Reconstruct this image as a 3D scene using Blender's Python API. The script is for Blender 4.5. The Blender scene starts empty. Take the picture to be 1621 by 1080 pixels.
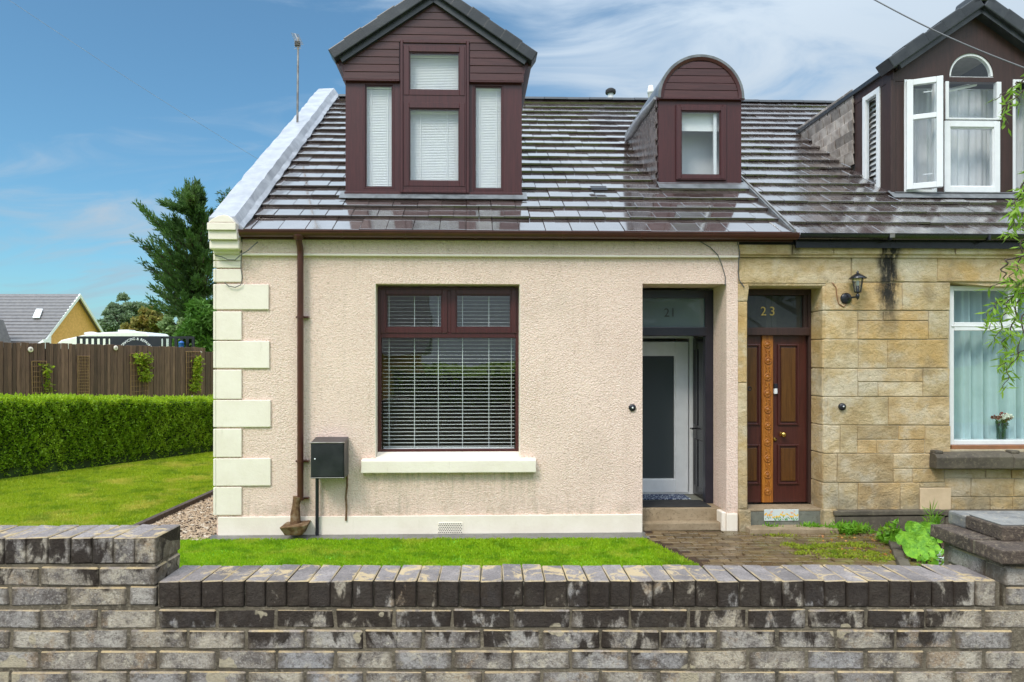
import bpy, bmesh, math, random
import numpy as np
from mathutils import Vector, Matrix
random.seed(7); RNG = np.random.default_rng(7)
R = math.radians
scene = bpy.context.scene
COL = scene.collection

# ------------------------------------------------------------------ camera, sky, sun, exposure
F, VX, VY, H = 1085.0, 778.0, 575.0, 1.96          # focal length and principal point in photo pixels, eye height in metres
W0, H0 = 1621.0, 1080.0
cd = bpy.data.cameras.new('camera'); cam = bpy.data.objects.new('camera', cd); COL.objects.link(cam)
cam.location = (0, 0, H); cam.rotation_euler = (R(90), 0, 0)
cd.sensor_fit = 'HORIZONTAL'; cd.sensor_width = 36; cd.lens = 36 * F / W0
cd.shift_x = (W0 / 2 - VX) / W0; cd.shift_y = (VY - H0 / 2) / W0
cd.clip_start = .05; cd.clip_end = 2000
scene.camera = cam
SUN_EL, SUN_AZ = 48.0, 215.0                        # azimuth clockwise from +Y
wd = bpy.data.worlds.new('World'); scene.world = wd; wd.use_nodes = True
def build_world():
    nt = wd.node_tree; nt.nodes.clear(); N = nt.nodes.new; L = nt.links.new
    out = N('ShaderNodeOutputWorld'); bg = N('ShaderNodeBackground'); L(bg.outputs[0], out.inputs[0])
    sky = N('ShaderNodeTexSky'); sky.sky_type = 'NISHITA'; sky.sun_disc = False
    sky.sun_elevation = R(SUN_EL); sky.sun_rotation = R(SUN_AZ); sky.air_density = 1.0; sky.dust_density = 1.0; sky.ozone_density = 2.2
    tc = N('ShaderNodeTexCoord'); sep = N('ShaderNodeSeparateXYZ'); L(tc.outputs['Generated'], sep.inputs[0])
    def m(op, a, b=None, c=None):
        n = N('ShaderNodeMath'); n.operation = op
        for i, x in enumerate((a, b, c)):
            if x is None: continue
            if isinstance(x, (int, float)): n.inputs[i].default_value = x
            else: L(x, n.inputs[i])
        return n.outputs[0]
    zz = m('MAXIMUM', sep.outputs[2], 0.0); den = m('ADD', zz, 0.22)
    px = m('DIVIDE', sep.outputs[0], den); py = m('DIVIDE', sep.outputs[1], den)
    cmb = N('ShaderNodeCombineXYZ'); L(px, cmb.inputs[0]); L(py, cmb.inputs[1])
    mp = N('ShaderNodeMapping'); mp.inputs['Scale'].default_value = (1.0, 2.3, 1); mp.inputs['Rotation'].default_value = (0, 0, R(24)); L(cmb.outputs[0], mp.inputs[0])
    n1 = N('ShaderNodeTexNoise'); n1.inputs['Scale'].default_value = 2.0; n1.inputs['Detail'].default_value = 9; n1.inputs['Roughness'].default_value = .56; n1.inputs['Distortion'].default_value = .9; L(mp.outputs[0], n1.inputs[0])
    n2 = N('ShaderNodeTexNoise'); n2.inputs['Scale'].default_value = .55; n2.inputs['Detail'].default_value = 4; L(cmb.outputs[0], n2.inputs[0])
    # cover thickens towards the right of the street and behind it
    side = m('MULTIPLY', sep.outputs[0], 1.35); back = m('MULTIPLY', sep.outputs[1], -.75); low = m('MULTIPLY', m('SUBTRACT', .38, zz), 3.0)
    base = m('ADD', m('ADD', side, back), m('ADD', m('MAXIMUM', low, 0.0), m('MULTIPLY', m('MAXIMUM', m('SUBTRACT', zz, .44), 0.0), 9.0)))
    zen = m('ADD', m('MULTIPLY', m('MULTIPLY', zz, zz), 2.1), .70)  # cloud above the view thickened and brightened to whiten the roof's reflections
    f = m('ADD', m('ADD', m('MULTIPLY', m('SUBTRACT', n1.outputs[0], .5), 2.3), m('MULTIPLY', m('SUBTRACT', n2.outputs[0], .5), 1.2)), m('ADD', base, .84))
    mr = N('ShaderNodeMapRange'); mr.interpolation_type = 'SMOOTHSTEP'; mr.inputs[1].default_value = -.1; mr.inputs[2].default_value = 1.0; mr.inputs[3].default_value = .04; mr.inputs[4].default_value = .93; L(f, mr.inputs[0])
    cr = N('ShaderNodeValToRGB'); cr.color_ramp.elements[0].position = .3; cr.color_ramp.elements[0].color = (4.3, 5.3, 6.3, 1)
    cr.color_ramp.elements[1].position = .75; cr.color_ramp.elements[1].color = (6.6, 7.3, 8.0, 1); L(n2.outputs[0], cr.inputs[0])
    # cloud is brightest on the sun's side of the sky, away from it it is grey
    sd_ = (math.sin(R(SUN_AZ))*math.cos(R(SUN_EL)), math.cos(R(SUN_AZ))*math.cos(R(SUN_EL)), math.sin(R(SUN_EL)))
    dt = m('ADD', m('ADD', m('MULTIPLY', sep.outputs[0], sd_[0]), m('MULTIPLY', sep.outputs[1], sd_[1])), m('MULTIPLY', sep.outputs[2], sd_[2]))
    gl = N('ShaderNodeMapRange'); gl.interpolation_type = 'SMOOTHSTEP'; gl.inputs[1].default_value = .0; gl.inputs[2].default_value = 1.0; gl.inputs[3].default_value = 1.0; gl.inputs[4].default_value = 1.8; L(dt, gl.inputs[0])
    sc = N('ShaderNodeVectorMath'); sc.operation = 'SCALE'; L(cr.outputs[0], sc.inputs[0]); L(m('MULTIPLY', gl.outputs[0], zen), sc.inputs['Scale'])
    tint = N('ShaderNodeMix'); tint.data_type = 'RGBA'; tint.blend_type = 'MULTIPLY'; tint.inputs[0].default_value = 1; L(sky.outputs[0], tint.inputs[6]); tint.inputs[7].default_value = (.76, 1.22, 1.30, 1)
    mx = N('ShaderNodeMix'); mx.data_type = 'RGBA'; L(mr.outputs[0], mx.inputs[0]); L(tint.outputs[2], mx.inputs[6]); L(sc.outputs[0], mx.inputs[7])
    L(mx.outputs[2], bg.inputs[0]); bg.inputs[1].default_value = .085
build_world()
sd = bpy.data.lights.new('sun', 'SUN'); sun = bpy.data.objects.new('sun', sd); COL.objects.link(sun)
sd.energy = 1.5; sd.angle = R(16); sd.color = (1, .91, .80)
_az, _el = R(SUN_AZ), R(SUN_EL)
_d = Vector((math.sin(_az) * math.cos(_el), math.cos(_az) * math.cos(_el), math.sin(_el)))
sun.rotation_euler = _d.to_track_quat('Z', 'Y').to_euler()
vs = scene.view_settings; vs.view_transform = 'Standard'; vs.look = 'None'; vs.gamma = 1; vs.use_curve_mapping = False; vs.exposure = .52

# ------------------------------------------------------------------ helpers
YAW = .0297; O = (-3.127, 7.8)                      # the cottages' facade line, turned 1.7 degrees from the road wall
def HP(px, py, v):
    "facade-frame (u along, z up) of the photo point lying v metres behind the facade"
    rx = (px - VX) / F; rz = -(py - VY) / F
    nx, ny = -math.sin(YAW), math.cos(YAW)
    t = (v + O[0] * nx + O[1] * ny) / (rx * nx + ny)
    return ((t * rx - O[0]) * math.cos(YAW) + (t - O[1]) * math.sin(YAW), H + t * rz)
def WX(px, Y): return (px - VX) / F * Y
def WZ(py, Y): return H - (py - VY) / F * Y
RT, RV0, RZ0 = .66, -.1, 3.477                      # main roof plane: rise per metre, eave v, eave z
def roof_z(v): return RZ0 + RT * (v - RV0)
def roof_v(px, py):
    lo, hi = -.3, 9.
    for _ in range(50):
        m = (lo + hi) / 2
        if HP(px, py, m)[1] > roof_z(m): lo = m
        else: hi = m
    return m

class MB:
    def __init__(s): s.v = []; s.f = []; s.sm = []
    def add(s, vs, fs, smooth=False):
        b = len(s.v); s.v += [tuple(p) for p in vs]; s.f += [tuple(b + i for i in f) for f in fs]; s.sm += [smooth] * len(fs); return s
    def box(s, x0, x1, y0, y1, z0, z1):
        if x0 > x1: x0, x1 = x1, x0
        if y0 > y1: y0, y1 = y1, y0
        if z0 > z1: z0, z1 = z1, z0
        return s.add([(x0,y0,z0),(x1,y0,z0),(x1,y1,z0),(x0,y1,z0),(x0,y0,z1),(x1,y0,z1),(x1,y1,z1),(x0,y1,z1)],
                     [(0,3,2,1),(4,5,6,7),(0,1,5,4),(1,2,6,5),(2,3,7,6),(3,0,4,7)])
    def prism(s, poly, v0, v1):
        "poly of (u, z) extruded in v"
        n = len(poly); A = sum(poly[i][0]*poly[(i+1)%n][1]-poly[(i+1)%n][0]*poly[i][1] for i in range(n))
        if A < 0: poly = poly[::-1]
        vs = [(p[0], v0, p[1]) for p in poly] + [(p[0], v1, p[1]) for p in poly]
        return s.add(vs, [tuple(range(n)), tuple(range(2*n-1, n-1, -1))] + [(i, i+n, (i+1)%n+n, (i+1)%n) for i in range(n)])
    def prism_x(s, poly, u0, u1):
        "poly of (v, z) extruded in u"
        n = len(poly); A = sum(poly[i][0]*poly[(i+1)%n][1]-poly[(i+1)%n][0]*poly[i][1] for i in range(n))
        if A < 0: poly = poly[::-1]
        vs = [(u1, p[0], p[1]) for p in poly] + [(u0, p[0], p[1]) for p in poly]
        return s.add(vs, [tuple(range(n)), tuple(range(2*n-1, n-1, -1))] + [(i, i+n, (i+1)%n+n, (i+1)%n) for i in range(n)])
    def slab(s, pts, th):
        "quad/poly in space thickened along its normal"
        P = [Vector(p) for p in pts]; nrm = (P[1]-P[0]).cross(P[2]-P[0]).normalized() * th; n = len(P)
        return s.add([p + nrm for p in P] + P, [tuple(range(n)), tuple(range(2*n-1, n-1, -1))] + [(i, i+n, (i+1)%n+n, (i+1)%n) for i in range(n)])
    def tube(s, pts, r, n=8, cap=True, r2=None):
        P = [Vector(p) for p in pts]; k = len(P); vs = []
        rs = r if isinstance(r, (list, tuple)) else [r + ((r2 if r2 is not None else r) - r) * i / max(k-1, 1) for i in range(k)]
        up = None
        for i, p in enumerate(P):
            d = (P[min(i+1, k-1)] - P[max(i-1, 0)])
            d = d.normalized() if d.length > 1e-9 else Vector((0, 0, 1))
            if up is None or abs(up.dot(d)) > .95: up = Vector((0, 0, 1)) if abs(d.z) < .9 else Vector((0, 1, 0))
            a = d.cross(up).normalized(); b = a.cross(d).normalized(); up = b
            for j in range(n):
                t = 2*math.pi*j/n; vs.append(p + (a*math.cos(t) + b*math.sin(t)) * rs[i])
        fs = [(i*n+j, i*n+(j+1)%n, (i+1)*n+(j+1)%n, (i+1)*n+j) for i in range(k-1) for j in range(n)]
        s.add(vs, fs, True)
        if cap: s.add([vs[j] for j in range(n)][::-1], [tuple(range(n))]); s.add([vs[(k-1)*n+j] for j in range(n)], [tuple(range(n))])
        return s
    def lathe(s, c, prof, n=16, axis='z'):
        vs = []
        for r, h in prof:
            for j in range(n):
                t = 2*math.pi*j/n; a, b = r*math.cos(t), r*math.sin(t)
                vs.append((c[0]+a, c[1]+b, c[2]+h) if axis == 'z' else (c[0]+a, c[1]-h, c[2]+b) if axis == 'y' else (c[0]+h, c[1]+a, c[2]+b))
        k = len(prof)
        s.add(vs, [(i*n+j, i*n+(j+1)%n, (i+1)*n+(j+1)%n, (i+1)*n+j) for i in range(k-1) for j in range(n)], True)
        s.add(vs[:n][::-1], [tuple(range(n))]); s.add(vs[-n:], [tuple(range(n))]); return s
    def mesh(s, name, mat, bevel=0, seg=1, jit=0):
        me = bpy.data.meshes.new(name)
        vs = s.v
        if jit: vs = [(a+random.uniform(-jit, jit), b+random.uniform(-jit, jit), c+random.uniform(-jit, jit)) for a, b, c in vs]
        me.from_pydata(vs, [], s.f)
        me.polygons.foreach_set('use_smooth', s.sm)
        bm = bmesh.new(); bm.from_mesh(me)
        if bevel:
            bmesh.ops.bevel(bm, geom=list(bm.edges), offset=bevel, segments=seg, affect='EDGES', profile=.6, clamp_overlap=True)
        if len(s.f) > 1: bmesh.ops.recalc_face_normals(bm, faces=bm.faces)
        bm.to_mesh(me); bm.free()
        me.materials.append(mat); return me
OFF = {}
def part(name, mb, mat, parent=None, bevel=0, seg=1, jit=0, kind=None, label=None):
    me = mb if isinstance(mb, bpy.types.Mesh) else mb.mesh(name, mat, bevel, seg, jit)
    o = bpy.data.objects.new(name, me); COL.objects.link(o)
    if parent is not None:
        o.parent = parent
        if parent.name in OFF: o.location = OFF[parent.name]
    if kind: o['kind'] = kind
    if label: o['label'] = label
    return o
def tag(o, label, cat, group=None):
    o['label'] = label; o['category'] = cat
    if group: o['group'] = group
    return o
def thing(name, label, cat, loc=(0,0,0), rotz=0, group=None):
    o = bpy.data.objects.new(name, None); COL.objects.link(o); o.empty_display_size = .2
    o.location = loc; o.rotation_euler = (0, 0, rotz); return tag(o, label, cat, group)
def facade_thing(name, label, cat, u, v, z, group=None):
    "a thing whose children are modelled in the facade frame; its Empty stands at (u, v, z)"
    c, s = math.cos(YAW), math.sin(YAW)
    o = thing(name, label, cat, (O[0] + u*c - v*s, O[1] + u*s + v*c, z), YAW, group)
    OFF[o.name] = (-u, -v, -z); return o
def world_thing(name, label, cat, loc, group=None):
    o = thing(name, label, cat, loc, 0, group); OFF[o.name] = (-loc[0], -loc[1], -loc[2]); return o
def cloud_mesh(name, V, Fc, mat, smooth=False):
    "fast mesh from numpy verts (n,3) and faces (m,k)"
    me = bpy.data.meshes.new(name); n = len(V); m, k = Fc.shape
    me.vertices.add(n); me.vertices.foreach_set('co', V.astype(np.float32).ravel())
    me.loops.add(m*k); me.loops.foreach_set('vertex_index', Fc.astype(np.int32).ravel())
    me.polygons.add(m); me.polygons.foreach_set('loop_start', np.arange(0, m*k, k, dtype=np.int32))
    me.polygons.foreach_set('use_smooth', np.full(m, smooth))
    me.update(calc_edges=True); me.materials.append(mat); return me
def leaf_mesh(name, P, D, ln, wd_, mat, up=None):
    "rhombic leaves at P (n,3) pointing along D (n,3)"
    n = len(P); D = D / np.linalg.norm(D, axis=1, keepdims=True)
    rnd = RNG.normal(size=(n, 3)) if up is None else up + RNG.normal(size=(n, 3)) * .35
    S = np.cross(D, rnd); S /= np.linalg.norm(S, axis=1, keepdims=True) + 1e-9
    ln = (ln * RNG.uniform(.65, 1.3, n))[:, None]; w = (wd_ * RNG.uniform(.65, 1.3, n))[:, None]
    V = np.stack([P, P + D*ln*.45 + S*w*.5, P + D*ln, P + D*ln*.45 - S*w*.5], 1).reshape(-1, 3)
    return cloud_mesh(name, V, np.arange(4*n).reshape(-1, 4), mat)
def rand_dirs(n):
    d = RNG.normal(size=(n, 3)); return d / np.linalg.norm(d, axis=1, keepdims=True)

# ------------------------------------------------------------------ materials
class Mt:
    def __init__(s, name, rough=.6, spec=.5):
        s.m = bpy.data.materials.new(name); s.m.use_nodes = True; s.t = s.m.node_tree; s.b = s.t.nodes['Principled BSDF']
        s.b.inputs['Roughness'].default_value = rough; s.b.inputs['Specular IOR Level'].default_value = spec; s._p = None
    def n(s, t): return s.t.nodes.new(t)
    def l(s, a, b): s.t.links.new(a, b)
    def pos(s):
        if s._p is None: s._p = s.n('ShaderNodeNewGeometry')
        return s._p.outputs['Position']
    def nrm(s): s.pos(); return s._p.outputs['Normal']
    def island(s): s.pos(); return s._p.outputs['Random Per Island']
    def orand(s): return s.n('ShaderNodeObjectInfo').outputs['Random']
    def map(s, sc, vec=None, rot=(0,0,0)):
        n = s.n('ShaderNodeMapping'); n.inputs['Scale'].default_value = sc; n.inputs['Rotation'].default_value = rot; s.l(vec or s.pos(), n.inputs[0]); return n.outputs[0]
    def noise(s, sc, det=4, ro=.55, vec=None, dist=0):
        n = s.n('ShaderNodeTexNoise'); n.inputs['Scale'].default_value = sc; n.inputs['Detail'].default_value = det; n.inputs['Roughness'].default_value = ro
        n.inputs['Distortion'].default_value = dist; s.l(vec or s.pos(), n.inputs[0]); return n.outputs[0]
    def vor(s, sc, vec=None, feat='F1', out='Distance'):
        n = s.n('ShaderNodeTexVoronoi'); n.feature = feat; n.inputs['Scale'].default_value = sc; s.l(vec or s.pos(), n.inputs[0]); return n.outputs[out]
    def ma(s, op, a, b=None, cl=False):
        n = s.n('ShaderNodeMath'); n.operation = op; n.use_clamp = cl
        for i, x in enumerate((a, b)):
            if x is None: continue
            if isinstance(x, (int, float)): n.inputs[i].default_value = x
            else: s.l(x, n.inputs[i])
        return n.outputs[0]
    def rng(s, x, a, b, c=0, d=1):
        n = s.n('ShaderNodeMapRange'); n.interpolation_type = 'SMOOTHSTEP'
        for i, q in enumerate((a, b, c, d)): n.inputs[i+1].default_value = q
        s.l(x, n.inputs[0]); return n.outputs[0]
    def mix(s, f, a, b, mode='MIX'):
        n = s.n('ShaderNodeMix'); n.data_type = 'RGBA'; n.blend_type = mode
        if isinstance(f, (int, float)): n.inputs[0].default_value = f
        else: s.l(f, n.inputs[0])
        for i, x in ((6, a), (7, b)):
            if isinstance(x, tuple): n.inputs[i].default_value = (*x[:3], 1)
            else: s.l(x, n.inputs[i])
        return n.outputs[2]
    def ramp(s, f, st):
        n = s.n('ShaderNodeValToRGB'); e = n.color_ramp.elements
        while len(e) < len(st): e.new(.5)
        for q, (p, c) in zip(e, st): q.position = p; q.color = (*c, 1) if len(c) == 3 else c
        s.l(f, n.inputs[0]); return n.outputs[0]
    def sep(s, v):
        n = s.n('ShaderNodeSeparateXYZ'); s.l(v, n.inputs[0]); return n.outputs
    def bump(s, h, st=.5, dist=.01, prev=None):
        n = s.n('ShaderNodeBump'); n.inputs['Strength'].default_value = st; n.inputs['Distance'].default_value = dist; s.l(h, n.inputs['Height'])
        if prev is not None: s.l(prev, n.inputs['Normal'])
        return n.outputs[0]
    def col(s, c):
        if isinstance(c, tuple): s.b.inputs['Base Color'].default_value = (*c[:3], 1)
        else: s.l(c, s.b.inputs['Base Color'])
        return s
    def ro(s, c): s.l(c, s.b.inputs['Roughness']); return s
    def nm(s, n): s.l(n, s.b.inputs['Normal']); return s
    def hsv(s, c, val, sat=None, hue=None):
        n = s.n('ShaderNodeHueSaturation'); s.l(c, n.inputs['Color'])
        for k, q in (('Value', val), ('Saturation', sat), ('Hue', hue)):
            if q is None: continue
            if isinstance(q, (int, float)): n.inputs[k].default_value = q
            else: s.l(q, n.inputs[k])
        return n.outputs[0]

def simple(name, c1, c2=None, rough=.6, sc=8, bs=0, bsc=40, rnd=0, spec=.5, stretch=(1,1,1), metal=0, bd=.004):
    m = Mt(name, rough, spec); v = m.map(stretch)
    c = m.mix(m.rng(m.noise(sc, 5, .6, v), .3, .7), c1, c2 or c1)
    if rnd: c = m.hsv(c, m.ma('ADD', m.ma('MULTIPLY', m.orand(), rnd*2), 1-rnd))
    m.col(c); m.b.inputs['Metallic'].default_value = metal
    if bs: m.nm(m.bump(m.noise(bsc, 4, .6, v), bs, bd))
    return m.m

def mk_roughcast():
    m = Mt('roughcast', .9, .25)
    big = m.noise(1.3, 5, .6); fine = m.noise(70, 3, .7); cl = m.vor(55)
    c = m.mix(m.rng(big, .3, .7), (.82, .60, .495), (.72, .515, .42))
    c = m.mix(m.rng(fine, .35, .7), c, (.87, .70, .61)); c = m.mix(m.rng(m.noise(33, 3, .6), .54, .72, 0, .55), c, (.50, .36, .28))
    z = m.sep(m.pos())
    streak = m.rng(m.noise(1, 6, .72, m.map((11, 11, .8))), .50, .72, 0, .5)
    lowg = m.rng(z[2], .55, .12, 0, 1)
    c = m.mix(m.ma('MULTIPLY', streak, m.ma('ADD', m.ma('MULTIPLY', lowg, .9), .30)), c, (.36, .29, .21))
    c = m.mix(m.ma('MULTIPLY', m.rng(z[2], .42, .2), m.rng(m.noise(5, 6, .7), .42, .66, 0, .45)), c, (.30, .26, .17))
    c = m.mix(m.rng(m.noise(.55, 5, .65), .52, .70, 0, .4), c, (.60, .48, .39))
    sx = m.ma('ABSOLUTE', m.ma('SUBTRACT', z[0], -.50)); us = m.ma('MULTIPLY', m.rng(sx, 1.12, .95), m.ma('MULTIPLY', m.rng(z[2], .72, .735, 1, 0), m.rng(z[2], .25, .72, .15, 1)))
    c = m.mix(m.ma('MULTIPLY', us, m.rng(m.noise(1, 6, .75, m.map((16, 16, 1.6))), .42, .68, 0, .6)), c, (.38, .33, .22))
    m.col(c)
    h = m.ma('ADD', m.ma('MULTIPLY', m.noise(66, 3, .65), 1.0), m.ma('MULTIPLY', cl, .6))
    m.nm(m.bump(h, .85, .011)); return m.m
def mk_render(name, c1, c2, dirt=(.36, .34, .20)):
    m = Mt(name, .55, .35); n = m.noise(3, 6, .65)
    c = m.mix(m.rng(n, .3, .7), c1, c2)
    c = m.mix(m.rng(m.noise(1, 6, .7, m.map((14, 14, 2.2))), .6, .82, 0, .5), c, dirt)
    c = m.mix(m.rng(m.noise(38, 3, .7), .66, .8, 0, .35), c, dirt)
    m.col(c); m.nm(m.bump(m.noise(30, 5, .65), .35, .008)); return m.m
def mk_sandstone():
    m = Mt('sandstone', .85, .25); r = m.orand(); p = m.sep(m.pos())
    lay = m.ma('ADD', m.ma('MULTIPLY', m.noise(3.2, 6, .62), .7), m.ma('MULTIPLY', m.noise(1, 5, .6, m.map((6, 6, 14))), .3))
    c = m.ramp(m.rng(lay, .30, .70), [(0, (.47, .34, .175)), (.38, (.58, .45, .265)), (.7, (.66, .54, .36)), (1, (.74, .64, .47))])
    tint = m.ramp(r, [(0, (1.0, .86, .66)), (.2, (.93, .93, .90)), (.4, (1.10, 1.06, 1.0)), (.6, (.78, .74, .68)), (.8, (1.02, .90, .74)), (1, (.90, .93, .95))])
    c = m.mix(1, c, tint, 'MULTIPLY')
    c = m.mix(m.rng(m.noise(4, 7, .72), .50, .72, 0, .6), c, (.30, .235, .15))
    c = m.mix(m.rng(m.noise(2.1, 6, .65), .52, .66, 0, .65), c, (.66, .58, .44))
    c = m.mix(m.rng(m.noise(1.2, 4, .6), .54, .66, 0, .55), c, (.60, .38, .13))
    c = m.mix(m.rng(m.noise(60, 3, .7), .58, .75, 0, .6), c, (.26, .18, .09))
    # soot and algae run below the leaking gutter joint
    dx = m.ma('ABSOLUTE', m.ma('ADD', m.ma('SUBTRACT', p[0], 4.65), m.ma('MULTIPLY', m.ma('SUBTRACT', m.noise(4, 4, .6), .5), .22)))
    run = m.ma('MULTIPLY', m.rng(dx, .17, .05), m.rng(p[2], 2.1, 2.8)); run = m.ma('MULTIPLY', run, m.rng(m.noise(1, 6, .75, m.map((22, 22, 6))), .25, .55))
    c = m.mix(run, c, (.03, .028, .025))
    dx2 = m.ma('ABSOLUTE', m.ma('SUBTRACT', p[0], 3.52)); run2 = m.ma('MULTIPLY', m.rng(dx2, .11, .02), m.rng(p[2], 3.05, 3.35, 0, .7))
    c = m.mix(run2, c, (.04, .035, .025))
    damp = m.ma('MULTIPLY', m.rng(p[2], .75, .2), m.rng(m.noise(3.5, 5, .6), .3, .65)); c = m.mix(m.ma('MULTIPLY', damp, .75), c, (.21, .185, .13))
    m.col(c)
    h = m.ma('ADD', m.ma('MULTIPLY', m.noise(34, 6, .75), 1.0), m.ma('MULTIPLY', m.noise(9, 5, .65), 1.3))
    m.nm(m.bump(h, .95, .022)); return m.m
def mk_brick():
    m = Mt('weathered_brick', .88, .18); p = m.sep(m.pos()); nz = m.sep(m.nrm())[2]
    base = m.ramp(m.orand(), [(0, (.32, .28, .24)), (.25, (.50, .42, .31)), (.45, (.38, .36, .355)), (.6, (.52, .45, .35)), (.8, (.42, .385, .35)), (1, (.29, .255, .23))])
    c = m.mix(m.rng(m.noise(8, 6, .7, None, .4), .42, .66), base, (.15, .128, .115))
    c = m.mix(m.rng(m.noise(14, 6, .72), .52, .64, 0, .8), c, (.56, .49, .38))
    c = m.mix(m.rng(m.noise(5, 5, .7, m.map((1, 1, 1), None, (3, 1, 2))), .56, .66, 0, .7), c, (.36, .25, .15))
    c = m.mix(m.rng(m.noise(140, 2, .7), .52, .66, 0, .4), c, (.60, .56, .50))
    c = m.mix(m.rng(m.noise(60, 4, .75), .50, .68, 0, .6), c, (.09, .07, .055))
    # grime settles along the arrises of every brick
    tc = m.n('ShaderNodeTexCoord'); g3 = m.sep(tc.outputs['Generated'])
    ex = m.ma('MULTIPLY', m.ma('ABSOLUTE', m.ma('SUBTRACT', g3[0], .5)), 2); ez = m.ma('MULTIPLY', m.ma('ABSOLUTE', m.ma('SUBTRACT', g3[2], .5)), 1.75)
    em = m.ma('ADD', m.ma('MAXIMUM', ex, ez), m.ma('MULTIPLY', m.ma('SUBTRACT', m.noise(26, 5, .7), .5), .9))
    c = m.mix(m.rng(em, .62, 1.02, 0, .80), c, (.105, .080, .055))
    # black algae hanging from the coping, patchy lower down
    left = m.ma('LESS_THAN', p[0], -1.302); top = m.ma('ADD', m.ma('MULTIPLY', left, .165), 1.115)
    dep = m.ma('SUBTRACT', top, p[2])
    g = m.rng(dep, .07, .46, .215, -.115); g = m.ma('SUBTRACT', g, m.ma('MULTIPLY', left, .12))
    g = m.ma('SUBTRACT', g, m.rng(p[0], 1.75, 2.05, 0, .30))
    bl = m.ma('ADD', m.ma('ADD', m.ma('MULTIPLY', m.noise(1, 5, .62, m.map((13, 13, 6)), .6), .6), m.ma('MULTIPLY', m.noise(4, 4, .6, m.map((1, 1, .8))), .4)), g)
    stain = m.rng(m.ma('ADD', bl, m.ma('MULTIPLY', m.ma('SUBTRACT', m.noise(55, 4, .7), .5), .10)), .585, .665)
    black = m.mix(m.noise(40, 4, .7), (.016, .011, .009), (.050, .036, .027))
    side = m.mix(m.ma('MULTIPLY', stain, .93), c, black)
    # pale lichens of uneven size
    wob = m.n('ShaderNodeVectorMath'); wob.operation = 'ADD'; m.l(m.pos(), wob.inputs[0]); nv = m.n('ShaderNodeTexNoise'); nv.inputs['Scale'].default_value = 14; m.l(m.pos(), nv.inputs[0]); sv = m.n('ShaderNodeVectorMath'); sv.operation = 'SCALE'; sv.inputs['Scale'].default_value = .09; m.l(nv.outputs['Color'], sv.inputs[0]); m.l(sv.outputs[0], wob.inputs[1])
    li = m.vor(6.2, wob.outputs[0]); thr = m.rng(m.noise(3.1, 4), .47, .66, .0, .36)
    side = m.mix(m.ma('MULTIPLY', m.rng(m.ma('SUBTRACT', thr, li), .0, .03), .85), side, m.mix(m.noise(60, 4, .7), (.58, .48, .30), (.34, .30, .24)))
    tp = m.mix(m.rng(m.noise(11, 6, .7), .35, .7), (.225, .195, .185), (.335, .29, .27)); tp = m.hsv(tp, m.ma('ADD', m.ma('MULTIPLY', m.orand(), .45), .78)); tp = m.mix(m.rng(m.noise(120, 3, .7), .45, .7, 0, .6), tp, (.11, .09, .085))
    tp = m.mix(m.rng(m.noise(7, 6, .72, None, 1.0), .53, .60, 0, .8), tp, (.58, .43, .24))
    tp = m.mix(m.rng(m.noise(3, 5, .7), .58, .70, 0, .7), tp, (.12, .10, .09))
    c = m.mix(m.rng(nz, .45, .75), side, tp)
    edge = m.ma('MULTIPLY', m.rng(nz, .15, .5), m.rng(nz, .98, .80)); c = m.mix(m.ma('MULTIPLY', edge, m.rng(m.noise(9, 4), .35, .6, .1, .75)), c, (.56, .42, .23))
    m.col(c); h = m.ma('ADD', m.noise(95, 4, .75), m.ma('MULTIPLY', m.noise(20, 4, .6), 1.0)); m.nm(m.bump(h, 1.0, .009)); return m.m
def mk_tile(name, streaky):
    m = Mt(name, .2, .5); m.b.inputs['IOR'].default_value = 2.3; m.b.inputs['Coat Weight'].default_value = 1; m.b.inputs['Coat IOR'].default_value = 1.7; m.b.inputs['Coat Roughness'].default_value = .06 if not streaky else .16
    c = m.mix(m.rng(m.noise(6, 5, .65), .3, .7), (.050, .030, .026), (.085, .062, .056)); c = m.hsv(c, m.ma('ADD', m.ma('MULTIPLY', m.orand(), .5), .7))
    c = m.mix(m.rng(m.noise(30, 4, .7), .58, .75, 0, .35), c, (.13, .08, .055))
    wet = m.rng(m.noise(1, 6, .7, m.map((16, 1.2, 1.2) if streaky else (5, 2.5, 2.5))), .42, .62)
    m.col(c); m.ro(m.ma('ADD', m.ma('MULTIPLY', wet, .26 if streaky else .10), .09))
    m.nm(m.bump(m.noise(45, 4, .6), .12 if not streaky else .25, .004)); return m.m
def mk_timber(name, a, b, rough=.42, vert=True, bs=.3, rnd=.0):
    m = Mt(name, rough, .5); v = m.map((22, 22, 1.3) if vert else (1.3, 22, 22))
    c = m.mix(m.rng(m.noise(2, 6, .7, v, .3), .3, .7), a, b)
    if rnd: c = m.hsv(c, m.ma('ADD', m.ma('MULTIPLY', m.orand(), rnd*2), 1-rnd))
    m.col(c); m.nm(m.bump(m.noise(3, 5, .7, v), bs, .004)); return m.m
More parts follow.
